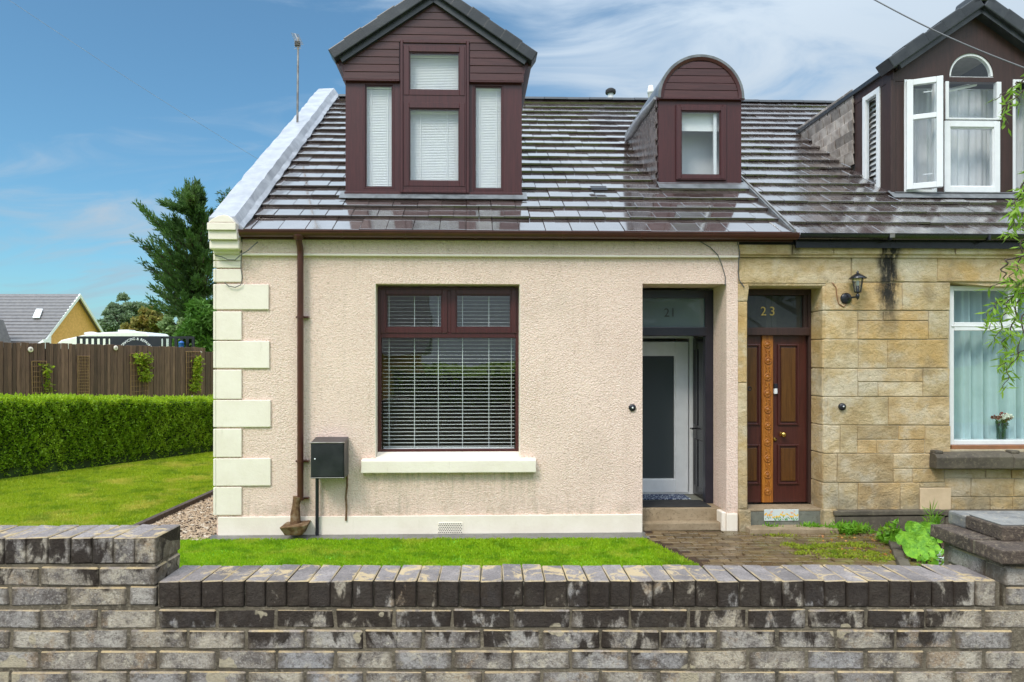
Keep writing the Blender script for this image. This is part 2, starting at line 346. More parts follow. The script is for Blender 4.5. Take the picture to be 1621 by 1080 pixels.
def mk_glass(name, tint=(.9, .94, .93), ior=1.75, frost=0):
    m = bpy.data.materials.new(name); m.use_nodes = True; t = m.node_tree; t.nodes.clear(); N = t.nodes.new; L = t.links.new
    o = N('ShaderNodeOutputMaterial'); mx = N('ShaderNodeMixShader'); fr = N('ShaderNodeFresnel'); fr.inputs[0].default_value = ior
    g = N('ShaderNodeBsdfGlossy'); g.inputs['Roughness'].default_value = .003; tr = N('ShaderNodeBsdfTransparent'); tr.inputs[0].default_value = (*tint, 1)
    # old panes are never quite flat
    ge = N('ShaderNodeNewGeometry'); no = N('ShaderNodeTexNoise'); no.inputs['Scale'].default_value = 2.2; no.inputs['Detail'].default_value = 1; L(ge.outputs['Position'], no.inputs[0])
    bu = N('ShaderNodeBump'); bu.inputs['Strength'].default_value = .06; bu.inputs['Distance'].default_value = .05; L(no.outputs[0], bu.inputs['Height']); L(bu.outputs[0], g.inputs['Normal'])
    # the same mirror strength from either side of the thin pane (the Fresnel node inverts the index on back faces)
    iv = N('ShaderNodeMapRange'); iv.inputs[3].default_value = ior; iv.inputs[4].default_value = 1/ior; L(ge.outputs['Backfacing'], iv.inputs[0]); L(iv.outputs[0], fr.inputs[0])
    L(fr.outputs[0], mx.inputs[0]); L(tr.outputs[0], mx.inputs[1]); L(g.outputs[0], mx.inputs[2])
    if frost:
        d = N('ShaderNodeBsdfDiffuse'); d.inputs[0].default_value = (*tint, 1); m2 = N('ShaderNodeMixShader'); m2.inputs[0].default_value = frost
        L(mx.outputs[0], m2.inputs[1]); L(d.outputs[0], m2.inputs[2]); L(m2.outputs[0], o.inputs[0])
    else: L(mx.outputs[0], o.inputs[0])
    return m
def mk_leaf(name, a, b, c3=None, sc=1.2, tr=.35, rough=.5, dark=None):
    m = Mt(name, rough, .3); c = m.mix(m.island(), a, b)
    if c3: c = m.mix(m.rng(m.noise(sc, 4, .6), .5, .68), c, c3)
    if dark: c = m.mix(m.rng(m.noise(sc*2.3, 3, .6), .52, .35, 0, .7), c, dark)
    m.col(c)
    t = m.n('ShaderNodeBsdfTranslucent'); m.l(c, t.inputs[0]); mx = m.n('ShaderNodeMixShader'); mx.inputs[0].default_value = tr
    out = m.t.nodes['Material Output']; m.l(m.b.outputs[0], mx.inputs[1]); m.l(t.outputs[0], mx.inputs[2]); m.l(mx.outputs[0], out.inputs[0]); return m.m
def mk_lead():
    m = Mt('painted_lead', .38, .5); c = m.mix(m.rng(m.noise(5, 5, .6), .3, .7), (.40, .41, .44), (.29, .30, .33))
    c = m.mix(m.rng(m.noise(14, 5, .7), .58, .75, 0, .5), c, (.25, .25, .27)); m.col(c)
    m.nm(m.bump(m.noise(4, 4, .6, m.map((1, 5.5, 1))), .6, .03)); return m.m
def mk_iron():
    m = Mt('rusty_iron', .75, .3); c = m.ramp(m.rng(m.noise(16, 6, .7), .3, .7), [(0, (.07, .03, .015)), (.5, (.16, .09, .04)), (1, (.22, .16, .10))]); m.col(c); m.nm(m.bump(m.noise(50, 4, .7), .7, .01)); return m.m
def mk_ground(name, c1, c2, c3, s1=2, s2=30, rough=.85, bs=.5):
    m = Mt(name, rough, .3); c = m.mix(m.rng(m.noise(s1, 6, .65), .3, .7), c1, c2); c = m.mix(m.rng(m.noise(s2, 4, .7), .5, .7, 0, .7), c, c3); m.col(c); m.nm(m.bump(m.noise(s2*2, 4, .7), bs, .01)); return m.m
def mk_paver():
    m = Mt('wet_paver', .35, .5); c = m.hsv(m.mix(m.rng(m.noise(9, 5, .7), .3, .7), (.085, .05, .022), (.15, .105, .05)), m.ma('ADD', m.ma('MULTIPLY', m.orand(), .6), .7))
    p = m.sep(m.pos()); k = m.ma('MULTIPLY', m.rng(p[0], 2.4, 3.6), m.rng(m.noise(3.2, 6, .7), .47, .62)); c = m.mix(m.ma('MULTIPLY', k, .7), c, (.15, .15, .02))
    m.col(c); m.ro(m.rng(m.noise(4, 4, .6), .35, .65, .16, .55)); m.nm(m.bump(m.noise(60, 4, .7), .4, .006)); return m.m
M = {}
M['roughcast'] = mk_roughcast()
M['cream'] = mk_render('cream_masonry_paint', (.86, .775, .67), (.79, .70, .59), (.42, .37, .24))
M['stone'] = mk_sandstone(); M['brick'] = mk_brick()
M['mortar_dark'] = mk_ground('dirty_mortar', (.20, .165, .115), (.075, .062, .045), (.34, .29, .21), 7, 45, .95, .9)
M['mortar_stone'] = mk_ground('stone_mortar', (.52, .44, .30), (.40, .32, .20), (.27, .21, .13), 4, 40)
M['tile'] = mk_tile('wet_roof_tile', False); M['tile_old'] = mk_tile('streaked_roof_tile', True)
M['rosewood'] = mk_timber('rosewood_pvc', (.074, .0165, .0165), (.047, .011, .0115), .36, True, .2)
M['rosewood_h'] = mk_timber('rosewood_board', (.078, .025, .024), (.050, .016, .016), .42, False, .25, .12)
M['brown_wood'] = mk_timber('brown_stained_timber', (.052, .022, .017), (.030, .014, .011), .5, True, .3)
M['gutter'] = simple('brown_gutter_plastic', (.085, .026, .018), (.065, .020, .015), .3)
M['black'] = simple('black_gloss_paint', (.012, .012, .016), (.02, .02, .026), .22)
M['blackmat'] = simple('black_rubber', (.012, .012, .013), (.025, .025, .025), .8)
M['darkbox'] = simple('black_meter_box_paint', (.014, .015, .020), (.03, .03, .036), .33, 5, .15, 30)
M['navy'] = simple('dark_navy_paint', (.012, .012, .022), (.02, .018, .028), .3, 5, .1, 20)
M['white'] = simple('white_pvc', (.80, .81, .82), (.74, .75, .76), .25)
M['blind'] = simple('white_blind_slat', (.84, .85, .84), (.80, .81, .82), .45)
M['lead'] = mk_lead(); M['iron'] = mk_iron()
M['flash'] = simple('grey_lead_flashing', (.18, .19, .20), (.09, .095, .10), .35, 8, .3, 20)
M['slate_ridge'] = simple('dark_verge_tile', (.020, .023, .028), (.038, .041, .046), .38, 6, .4, 60, .35)
M['slate'] = simple('brown_cheek_slate', (.075, .055, .052), (.15, .12, .115), .25, 9, .3, 30, .3)
M['slate_grey'] = simple('weathered_grey_slate', (.42, .37, .33), (.22, .18, .155), .6, 7, .5, 30, .42)
M['glass'] = mk_glass('window_glass', (.92, .95, .94), 2.0); M['glass_dk'] = mk_glass('door_glass', (.085, .10, .105), 1.35, .8)
M['glass_up'] = mk_glass('dormer_glass', (.95, .97, .98), 1.8)
M['glass_tex'] = mk_glass('fanlight_glass', (.34, .44, .46), 1.6, .35)
M['interior'] = simple('dim_interior', (.34, .30, .26), (.27, .24, .21), .8)
M['curtain'] = simple('net_curtain', (.46, .60, .62), (.38, .52, .54), .8, 3)
M['glass_g'] = mk_glass('ground_window_glass', (.93, .97, .96), 1.7)
M['curtain_up'] = simple('upper_net_curtain', (.74, .76, .78), (.66, .69, .72), .8, 3)
M['step'] = mk_ground('worn_step_stone', (.36, .275, .18), (.24, .175, .105), (.15, .11, .065), 3, 30, .55, .4)
M['greystep'] = mk_ground('grey_painted_step', (.20, .20, .165), (.135, .14, .115), (.10, .095, .07), 5, 25, .6, .4)
M['dampstone'] = mk_ground('damp_plinth_stone', (.13, .11, .08), (.075, .062, .048), (.19, .16, .11), 4, 24, .7, .5)
M['concrete'] = mk_ground('wet_concrete_path', (.17, .165, .15), (.11, .105, .095), (.08, .075, .065), 3, 30, .35, .3)
M['coping'] = mk_ground('rough_coping_concrete', (.125, .092, .070), (.055, .042, .036), (.33, .26, .18), 9, 60, .9, 1.0)
M['copingtop'] = mk_ground('grey_coping_slab', (.25, .24, .225), (.13, .125, .12), (.36, .31, .24), 6, 45, .6, .5)
M['asphalt'] = mk_ground('road_asphalt', (.05, .05, .052), (.04, .04, .042), (.08, .08, .08), 1, 90, .7, .5)
M['flag'] = mk_ground('pavement_flag', (.20, .195, .18), (.15, .145, .135), (.11, .105, .1), 2, 50, .7, .4)
M['paver'] = mk_paver()
M['soil'] = mk_ground('garden_soil', (.06, .035, .02), (.035, .02, .012), (.12, .06, .03), 5, 50, .9, .8)
M['lawn'] = mk_ground('lawn_turf_ground', (.17, .28, .015), (.23, .34, .02), (.11, .19, .01), 1.2, 40, .9, .6)
M['grass'] = mk_leaf('left_grass_blade', (.27, .38, .012), (.43, .50, .028), (.56, .51, .08), 1.1, .5, .5, (.16, .27, .012))
M['turf'] = mk_leaf('front_grass_blade', (.24, .43, .010), (.40, .57, .020), (.46, .52, .05), 1.6, .5, .5, (.15, .31, .010))
M['hedge'] = mk_leaf('hedge_leaf', (.13, .26, .010), (.29, .46, .022), (.32, .48, .03), 1.6, .4, .4)
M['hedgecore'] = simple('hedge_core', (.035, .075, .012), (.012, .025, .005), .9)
M['cypress'] = mk_leaf('cypress_spray', (.05, .11, .028), (.10, .185, .042), (.13, .19, .06), .5, .3, .6, (.015, .04, .012))
M['cypress_low'] = mk_leaf('low_cypress_spray', (.06, .155, .02), (.11, .24, .025), (.13, .24, .05), .8, .3, .6)
M['bark'] = simple('bark', (.05, .032, .022), (.09, .065, .05), .9, 20, .6, 30)
M['treeA'] = mk_leaf('far_hazed_leaf', (.17, .24, .14), (.26, .33, .20), None, .5, .3, .7)  # leaf green paled to put the haze of distance into the colour
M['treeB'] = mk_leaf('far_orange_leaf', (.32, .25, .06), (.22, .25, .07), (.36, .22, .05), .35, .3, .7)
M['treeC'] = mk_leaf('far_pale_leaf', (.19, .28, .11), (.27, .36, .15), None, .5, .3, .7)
M['street_leaf'] = mk_leaf('street_tree_leaf', (.045, .09, .02), (.08, .14, .03), None, .5, .3, .6)
M['willow'] = mk_leaf('willow_leaf', (.22, .40, .03), (.34, .52, .07), (.16, .30, .03), 3, .45, .5)
M['weed'] = mk_leaf('weed_leaf', (.13, .33, .02), (.20, .42, .03), (.24, .36, .03), 8, .4, .5)
M['moss'] = mk_leaf('moss_tuft', (.26, .34, .02), (.34, .38, .04), (.16, .26, .02), 5, .4, .8)
M['vine'] = mk_leaf('vine_leaf', (.22, .36, .02), (.38, .42, .03), (.16, .13, .03), 3, .4, .6)
M['butterbur'] = simple('big_round_leaf', (.20, .42, .015), (.085, .24, .010), .5, 18, .9, 45, 0, .4, (1, 1, 1), 0, .02)
M['trellis'] = simple('cane_trellis', (.34, .20, .09), (.25, .145, .065), .8, 8)
M['picket'] = mk_timber('fence_board', (.185, .105, .070), (.085, .048, .033), .8, True, .5, .42)
M['gravel'] = mk_leaf('gravel_stone', (.46, .33, .21), (.26, .19, .13), (.54, .46, .36), 12, 0, .8)
M['brass'] = simple('brass', (.62, .42, .12), (.5, .33, .09), .25, metal=1)
M['door23'] = mk_timber('mahogany_door', (.085, .022, .016), (.052, .014, .011), .3, True, .15)
M['door23p'] = mk_timber('varnished_panel', (.125, .050, .012), (.08, .030, .008), .22, True, .15)
M['inlay'] = mk_timber('orange_carved_wood', (.44, .165, .018), (.24, .07, .010), .4, True, .4)
M['gold'] = simple('gold_numeral', (.62, .45, .12), (.55, .38, .1), .4)
M['numeral'] = simple('dark_numeral', (.03, .035, .035), None, .5)
M['ybrick'] = simple('buff_brick', (.84, .44, .14), (.68, .34, .10), .8, 12)
M['farroof'] = simple('far_roof_tile', (.115, .105, .105), (.16, .145, .14), .45, 6)
M['fascia'] = simple('white_fascia', (.8, .8, .78), None, .4)
M['vanwhite'] = simple('caravan_shell', (.82, .81, .77), (.74, .73, .70), .3)
M['blue'] = simple('blue_plastic', (.02, .12, .42), None, .4)
M['signwhite'] = simple('sign_letter_white', (.85, .86, .88), None, .6)
M['cable'] = simple('grey_cable', (.10, .10, .105), None, .5); M['cable_br'] = simple('brown_cable', (.32, .16, .08), None, .5)
M['metal'] = simple('galvanised_steel', (.35, .33, .31), (.22, .19, .17), .4, metal=.8)
M['petal_red'] = simple('red_petal', (.28, .008, .018), (.16, .004, .01), .6); M['petal_white'] = simple('white_petal', (.85, .85, .74), None, .6)
M['stem'] = simple('green_stem', (.05, .14, .02), None, .6); M['yellow'] = simple('yellow_petal', (.80, .55, .03), (.85, .40, .05), .4)
M['pink'] = simple('peach_petal', (.8, .42, .22), None, .4); M['tileg'] = simple('glazed_tile', (.62, .66, .64), (.55, .60, .60), .15); M['greenp'] = simple('painted_green_leaf', (.06, .25, .03), None, .3)
M['vase'] = mk_glass('vase_glass', (.55, .66, .58), 1.6); M['bellwhite'] = simple('bell_white', (.8, .8, .8), None, .3)
def mk_mat():
    m = Mt('patterned_door_mat', .95, .1); w = m.vor(22, None, 'DISTANCE_TO_EDGE'); c = m.mix(m.rng(w, .07, .03), (.015, .03, .09), (.45, .50, .55)); m.col(c); return m.m
M['mat'] = mk_mat()
def mk_black_tex():
    m = Mt('textured_blind', .7); m.col((.2, .2, .2)); return m.m

# ------------------------------------------------------------------ generic builders in the facade frame
def bx(px0, py0, px1, py1, vref):
    cx, cy = (px0+px1)/2, (py0+py1)/2
    return HP(px0, cy, vref)[0], HP(px1, cy, vref)[0], HP(cx, py1, vref)[1], HP(cx, py0, vref)[1]      # u0,u1,z0,z1
def fbox(mb, px0, py0, px1, py1, vref, v0, v1):
    u0, u1, z0, z1 = bx(px0, py0, px1, py1, vref); mb.box(u0, u1, v0, v1, z0, z1); return mb
def frame_mb(u0, u1, z0, z1, w, v0, v1, wb=None):
    mb = MB(); wb = wb or w
    mb.box(u0, u0+w, v0, v1, z0, z1); mb.box(u1-w, u1, v0, v1, z0, z1); mb.box(u0+w, u1-w, v0+.0015, v1, z1-w, z1); mb.box(u0+w, u1-w, v0+.0015, v1, z0, z0+wb); return mb
def wall_holes(u0, u1, z0, z1, v0, v1, holes):
    mb = MB(); us = sorted({u0, u1, *[h[0] for h in holes], *[h[1] for h in holes]}); zs = sorted({z0, z1, *[h[2] for h in holes], *[h[3] for h in holes]})
    us = [q for q in us if u0 <= q <= u1]; zs = [q for q in zs if z0 <= q <= z1]
    solid = lambda i, j: 0 <= i < len(us)-1 and 0 <= j < len(zs)-1 and not any(h[0]-1e-6 <= (us[i]+us[i+1])/2 <= h[1] and h[2]-1e-6 <= (zs[j]+zs[j+1])/2 <= h[3] for h in holes)
    for i in range(len(us)-1):
        for j in range(len(zs)-1):
            if not solid(i, j): continue
            a, b, c, d = us[i], us[i+1], zs[j], zs[j+1]
            mb.add([(a,v0,c),(b,v0,c),(b,v0,d),(a,v0,d)], [(0,1,2,3)]); mb.add([(a,v1,c),(b,v1,c),(b,v1,d),(a,v1,d)], [(3,2,1,0)])
            if not solid(i-1, j): mb.add([(a,v0,c),(a,v0,d),(a,v1,d),(a,v1,c)], [(0,1,2,3)])
            if not solid(i+1, j): mb.add([(b,v0,c),(b,v1,c),(b,v1,d),(b,v0,d)], [(0,1,2,3)])
            if not solid(i, j-1): mb.add([(a,v0,c),(a,v1,c),(b,v1,c),(b,v0,c)], [(0,1,2,3)])
            if not solid(i, j+1): mb.add([(a,v0,d),(b,v0,d),(b,v1,d),(a,v1,d)], [(0,1,2,3)])
    return mb
def nobev(mb, name, mat):     # mesh without normal recalculation trouble for open sheets
    me = bpy.data.meshes.new(name); me.from_pydata(mb.v, [], mb.f); bm = bmesh.new(); bm.from_mesh(me); bmesh.ops.remove_doubles(bm, verts=bm.verts, dist=1e-5); bmesh.ops.recalc_face_normals(bm, faces=bm.faces); bm.to_mesh(me); bm.free(); me.materials.append(mat); return me
def window(parent, name, px0, py0, px1, py1, v, w_px, mat, glass, dep=.06, label=None, split=()):
    "a framed light: window frame (part) with its pane (sub-part)"
    u0, u1, z0, z1 = bx(px0, py0, px1, py1, v); k = (u1-u0)/(px1-px0)
    f = part(name, frame_mb(u0, u1, z0, z1, w_px*k, v, v+dep), mat, parent, .004, label=label)
    part('glazing_bead', frame_mb(u0+w_px*k, u1-w_px*k, z0+w_px*k, z1-w_px*k, .014, v+.018, v+dep), mat, f)
    p = part('pane', MB().add([(u0+w_px*k, v+.03, z0+w_px*k), (u1-w_px*k, v+.03, z0+w_px*k), (u1-w_px*k, v+.03, z1-w_px*k), (u0+w_px*k, v+.03, z1-w_px*k)], [(0,1,2,3)]), glass, f)
    return f, (u0+w_px*k, u1-w_px*k, z0+w_px*k, z1-w_px*k)
def slat_blind(name, label, u0, u1, z0, z1, v, pitch, depth, tilt, cords, group):
    t = facade_thing(name, label, 'blind', (u0+u1)/2, v, z0, group)
    n = int((z1-z0-.04)/pitch); w = u1-u0
    a = R(tilt); c, s = math.cos(a)*depth/2, math.sin(a)*depth/2
    me = MB().slab([(-w/2, -c, -s), (w/2, -c, -s), (w/2, c, s), (-w/2, c, s)], .0018).mesh('slat', M['blind'])
    for i in range(n):
        o = part('slat', me, None, t); o.location = (0, 0, .03+i*pitch+random.uniform(-.001, .001)); o.rotation_euler = (0, random.uniform(-.002, .002), 0)
    hr = part('head_rail', MB().box(u0, u1, v-.02, v+.02, z1-.03, z1), M['blind'], t, .003)
    br = part('bottom_rail', MB().box(u0, u1, v-.014, v+.014, z0, z0+.016), M['blind'], t, .003)
    for q in cords:
        x = u0+(u1-u0)*q; part('ladder_cord', MB().box(x-.0035, x+.0035, v-depth/2-.002, v-depth/2, z0, z1), M['blind'], t)
    return t

# ================================================================== GROUND
def struct(name, mb, mat, bevel=0): o = part(name, mb, mat, None, bevel); o['kind'] = 'structure'; return o
def sheet(name, pts, z, mat): return struct(name, nobev(MB().add([(x, y, z) for x, y in pts], [tuple(range(len(pts)))]), name, mat), mat)
sheet('ground', [(-400, 3.0), (400, 3.0), (400, 600), (-400, 600)], -.004, M['lawn'])
sheet('pavement', [(-60, .6), (60, .6), (60, 3.0), (-60, 3.0)], .0, M['flag'])
struct('kerb', MB().box(-60, 60, .45, .6, -.12, .004), M['step'], .01)
sheet('road', [(-60, -6.5), (60, -6.5), (60, .45), (-60, .45)], -.115, M['asphalt'])
sheet('far_verge', [(-400, -600), (400, -600), (400, -6.5), (-400, -6.5)], -.02, M['lawn'])
c_, s_ = math.cos(YAW), math.sin(YAW)
def FW(u, v): return (O[0]+u*c_-v*s_, O[1]+u*s_+v*c_)
# concrete strip against the plinth
a_, b_ = FW(-.12, -.24), FW(4.9, -.30)
sheet('concrete_path', [a_, b_, FW(4.9, .02), FW(-.12, .02)], .006, M['concrete'])
struct('lawn_edging', MB().slab([(-4.20, 7.2, .0), (-4.13, 7.2, .0), (-4.02, 16, .0), (-4.09, 16, .0)], .075), M['bark'], .004)
gb = sheet('gravel_bed', [(-4.12, 7.62), FW(-.02, -.2), FW(-.02, 9), (-4.03, 17)], .004, M['soil'])
# ------------------------------------------------------------------ block paved path (bricks are its sub-parts)
pv = sheet('paved_path', [(1.60, 3.1), (6.6, 3.1), (6.6, 8.08), (1.69, 7.99)], .002, M['soil'])
pme = [MB().box(-.098, .098, -.048, .048, -.03, .012+.003*k).mesh('paving_brick', M['paver'], .006, 1, .0015) for k in range(3)]
rest = MB(); np_ = 0
pos_ = []
for j in range(48):
    y = 3.2+j*.102
    for i in range(25):
        x = 1.75+i*.202+(.101 if j % 2 else 0)
        edge = 1.985+(6.69-y)*.29 if y < 7.65 else 1.706
        if x-.1 < max(edge, 1.62) or x > 4.62 or y > 7.96: continue
        pos_.append((x, y))
pos_.sort(key=lambda q: -q[1] if q[1] > 6.55 else 50-q[1])
for k, (x, y) in enumerate(pos_):
    if k < 300:
        o = part('paving_brick', random.choice(pme), None, pv); o.location = (x+random.uniform(-.002, .002), y, random.uniform(-.004, .003)); o.rotation_euler = (random.uniform(-.012, .012), random.uniform(-.01, .01), random.uniform(-.01, .01))
    else: rest.box(x-.098, x+.098, y-.048, y+.048, -.03, .012)
part('paving_brick', rest, M['paver'], pv, kind='stuff')

# ================================================================== THE ROAD WALL
K = 409.0
wall = world_thing('garden_wall', 'weathered grey brick wall along the pavement with a black-stained brick-on-edge coping and a raised left end', 'wall', (-.1, 2.76, 0))
core = MB(); core.box(-4.4, 2.62, 2.6645, 2.86, 0, 1.012); core.box(-4.4, -1.309, 2.665, 2.859, 1.012, 1.179); core.box(-1.30, 1.98, 2.672, 2.862, 1.0125, 1.105); core.box(-4.4, -1.32, 2.672, 2.862, 1.1795, 1.272)
part('mortar_bed', core, M['mortar_dark'], wall)
def brick_meshes(L, D, Hh, n, bev=.006, jit=.003):
    out = []
    for k in range(n): out.append(MB().box(-L/2, L/2, 0, D, -Hh/2, Hh/2).mesh('brick', M['brick'], bev, 1, jit))
    return out
STR = brick_meshes(.2215, .1, .0735, 8); HALF = brick_meshes(.106, .1, .0735, 3); CAP = brick_meshes(.0805, .209, .102, 8, .004, .0026)
def put_brick(ms, x, z, parent, y=2.66, rz=0, cnt=[0]):
    o = part('brick', random.choice(ms), None, parent); b = OFF.get(parent.name, (0, 0, 0))
    o.location = (b[0]+x+random.uniform(-.0015, .0015), b[1]+y+random.uniform(-.0025, .0025), b[2]+z+random.uniform(-.0012, .0012))
    o.rotation_euler = (random.uniform(-.008, .008), random.uniform(-.006, .006), rz+random.uniform(-.008, .008)); cnt[0] += 1
    return o
PX = lambda p: (p-VX)/K
pit = 93.7/K
for k in range(7):                                   # courses below the coping
    z = 1.004-.0803*k-.036
    off = PX(436) if k % 2 == 0 else PX(389)
    for i in range(-8, 13):
        x = off+pit*i+pit/2
        if x+pit/2 > 2.75 or x < -2.3: continue
        put_brick(STR, x, z, wall)
low = MB()
for k in range(7, 12):
    z = 1.004-.0803*k-.036; off = PX(436) if k % 2 == 0 else PX(389)
    for i in range(-8, 13):
        x = off+pit*i+pit/2
        if x > 1.9 or x < -2.3: continue
        low.box(x-.11, x+.11, 2.66, 2.76, z-.036, z+.036)
for k in range(12):
    z = 1.004-.0803*k-.036
    for i in range(9): low.box(-4.35+i*pit, -4.35+i*pit+.219, 2.66, 2.76, z-.036, z+.036)
part('brick', low, M['brick'], wall, kind='stuff')
x = PX(249)+.0418                                     # coping of the main length
while x < PX(1592)-.03: put_brick(CAP, x, 1.0645, wall); x += 34.15/K
x = PX(246)-.0415                                     # coping and two courses of the raised end
while x > -2.6: put_brick(CAP, x, 1.232, wall); x -= 34.5/K
for z, e, half in ((1.132, 247, 0), (1.056, 247, 1)):
    x = PX(e)
    if half: put_brick(HALF, x-.056, z, wall); x -= pit/2
    while x > -2.6: put_brick(STR, x-pit/2, z, wall); x -= pit
    put_brick(HALF, PX(e)-.055, z, wall, 2.766)
pil = world_thing('gate_pillar', 'grey brick gate pillar with two stepped coping slabs at the right end of the wall', 'pillar', (2.3, 2.86, 0))
part('mortar_core', MB().box(1.994, 2.62, 2.669, 3.02, .0, 1.186), M['mortar_dark'], pil)
zs_ = [1.149, 1.132-.0797]+[1.004-.0803*k-.036 for k in range(7)]
zs_[0] = 1.132; zs_[1] = 1.054
for k, z in enumerate(zs_):
    x = 2.0+(.0 if k % 2 else .115)
    if k < 2:
        if k % 2 == 0: put_brick(HALF, 2.045, z, pil)
        while x+.11 < 2.72: put_brick(STR, x+.11, z, pil); x += pit
    for y in (2.875,): put_brick(STR, 1.986, z, pil, y, R(-90))
SL = brick_meshes(.2205, .1, .0725, 2)
for k in range(4):
    pass
cp = MB(); cp.box(1.958, 2.19, 2.625, 3.06, 1.1872, 1.243)
part('coping_slab', MB().box(1.955, 2.68, 2.622, 2.775, 1.188, 1.243), M['coping'], pil, .007, 2, .002)
part('coping_slab', MB().box(1.958, 2.68, 2.795, 3.06, 1.186, 1.241), M['coping'], pil, .007, 2, .003)
part('mortar_joint', MB().box(1.962, 2.66, 2.775, 2.795, 1.188, 1.238), M['mortar_dark'], pil)
part('cap_slab', MB().box(2.055, 2.62, 2.758, 2.97, 1.243, 1.302), M['coping'], pil, .008, 2, .002)
part('cap_slab', MB().box(2.05, 2.62, 2.975, 3.08, 1.240, 1.300), M['copingtop'], pil, .01, 2, .004)
part('cap_top', MB().box(2.066, 2.6, 2.775, 2.965, 1.3025, 1.306), M['copingtop'], pil)

# ================================================================== COTTAGE 21 (cream, roughcast)
h1 = facade_thing('cottage', 'cream roughcast cottage with white quoins, brown windows and a wet tiled roof', 'house', 3.0, 5, 0)
UW = HP(1168, 600, 0)[0]
win = bx(593.6, 449.5, 823.5, 727.0, 0); dr = (HP(1017, 640, 0)[0], HP(1150, 640, 0)[0], 0.0, HP(1083, 449.4, 0)[1])
wallm = nobev(wall_holes(0, UW, 0, 3.44, 0, .43, [win, dr]), 'front_wall', M['roughcast'])
fw = part('front_wall', wallm, None, h1)
RV = roof_v(900, 155.5); RZ = roof_z(RV)             # ridge
gp = [(.43, 0), (.43, 3.44), (0.0, roof_z(0)-.10), (RV, RZ-.06), (2*RV, roof_z(0)-.10), (2*RV, 0)]
part('gable_wall', MB().prism_x(gp, 0.0, .3), M['roughcast'], h1)
part('party_wall', MB().prism_x([(.44, 0), (.44, 3.3), (RV, RZ-.2), (2*RV, 3.3), (2*RV, 0)], 6.52, 6.58), M['interior'], h1)
part('back_wall', MB().box(.3, 6.5, 2*RV-.3, 2*RV-.001, 0, 3.3), M['roughcast'], h1)
inn = MB(); inn.box(.31, 6.5, 4.0, 4.1, .03, 3.0); inn.box(.31, 6.5, .5, 2*RV-.35, 3.0, 3.1); inn.box(.31, 6.5, .432, 2*RV-.35, 0, .03)
inn.box(4.60, 4.66, .432, 4.0, .03, 3.0); inn.box(6.0, 6.08, .432, 4.0, .03, 3.0)
part('interior_partition', inn, M['interior'], h1)
# band course, plinth, quoins
ub = HP(380, 390, -.04)[0]
z0, z1 = HP(770, 405.5, -.04)[1], HP(770, 378, -.04)[1]
part('band_course', MB().box(ub, UW-.002, -.04, -.0005, z0+.022, z1+.03), M['roughcast'], h1, .004)
part('band_lip', MB().box(ub, UW-.002, -.046, -.0005, z0-.006, z0+.0215), M['cream'], h1, .004)
plz = .212
for a, b in ((345, 1017), (1150.5, 1168)):
    u0, u1 = HP(a, 830, -.028)[0], HP(b, 830, -.028)[0]
    part('plinth', MB().box(max(u0, -.03), u1-(.001 if b > 1100 else 0), -.028, -.0005, 0, plz), M['cream'], h1, .006, 2)
qs = [(450, 490, 425), (493, 538.5, 382), (540, 583, 426), (585.5, 632, 382), (633.5, 676.5, 428), (679, 724, 382), (726, 769.5, 428), (771.5, 816, 382), (426, 446.5, 382), (413.5, 424, 382), (402, 412.5, 382)]
for y0, y1, xr in qs:
    u0, u1, z0, z1 = bx(343, y0, xr, y1, -.028); u0 = -.028
    part('quoin', MB().box(u0, u1, -.022, -.0005, z0, z1), M['cream'], h1, .008, 2)
    part('quoin', MB().box(-.03, -.0005, -.0303, .35 if xr < 400 else .18, z0+.001, z1-.001), M['cream'], h1, .009, 2)
for (a, y0, b, y1, v) in ((337, 395, 379, 401.5, -.06), (331, 380, 378.5, 394.5, -.15), (329.5, 365, 375, 379, -.19), (327.5, 352.5, 373, 364, -.22)):
    u0, u1, z0, z1 = bx(a, y0, b, y1, v)
    part('kneeler_moulding', MB().box(u0, u1, v, .10, z0, z1), M['cream'], h1, .02 if y0 == 380 else .008, 3)
pts = [HP(x, y, -.21) for x, y in ((329, 352), (336, 346), (345, 341.5), (354, 339.5), (361, 341), (367, 346), (371, 352))]
part('kneeler_cap', MB().prism(pts, -.21, .25), M['cream'], h1, .008, 2)
# skew (gable coping) sheathed in painted lead
sk = MB(); n = 46; sl = []
for i in range(n+1):
    v = -.12+(RV+.12)*i/n; wv = random.uniform(-.010, .012); sl += [(-.05, v, roof_z(v)-.10), (-.045+random.uniform(-.006, .006), v, roof_z(v)+.135+wv), (.245, v, roof_z(v)+.15+wv), (.30+random.uniform(-.01, .01), v, roof_z(v)+.055), (.345+random.uniform(-.012, .012), v, roof_z(v)+.012), (.30, v, roof_z(v)-.10)]
sk.add(sl, [(i*6+j, i*6+(j+1) % 6, (i+1)*6+(j+1) % 6, (i+1)*6+j) for i in range(n) for j in range(6)]); sk.add(sl[:6], [(0,1,2,3,4,5)]); sk.add(sl[-6:], [(5,4,3,2,1,0)])
part('gable_coping', sk, M['lead'], h1)
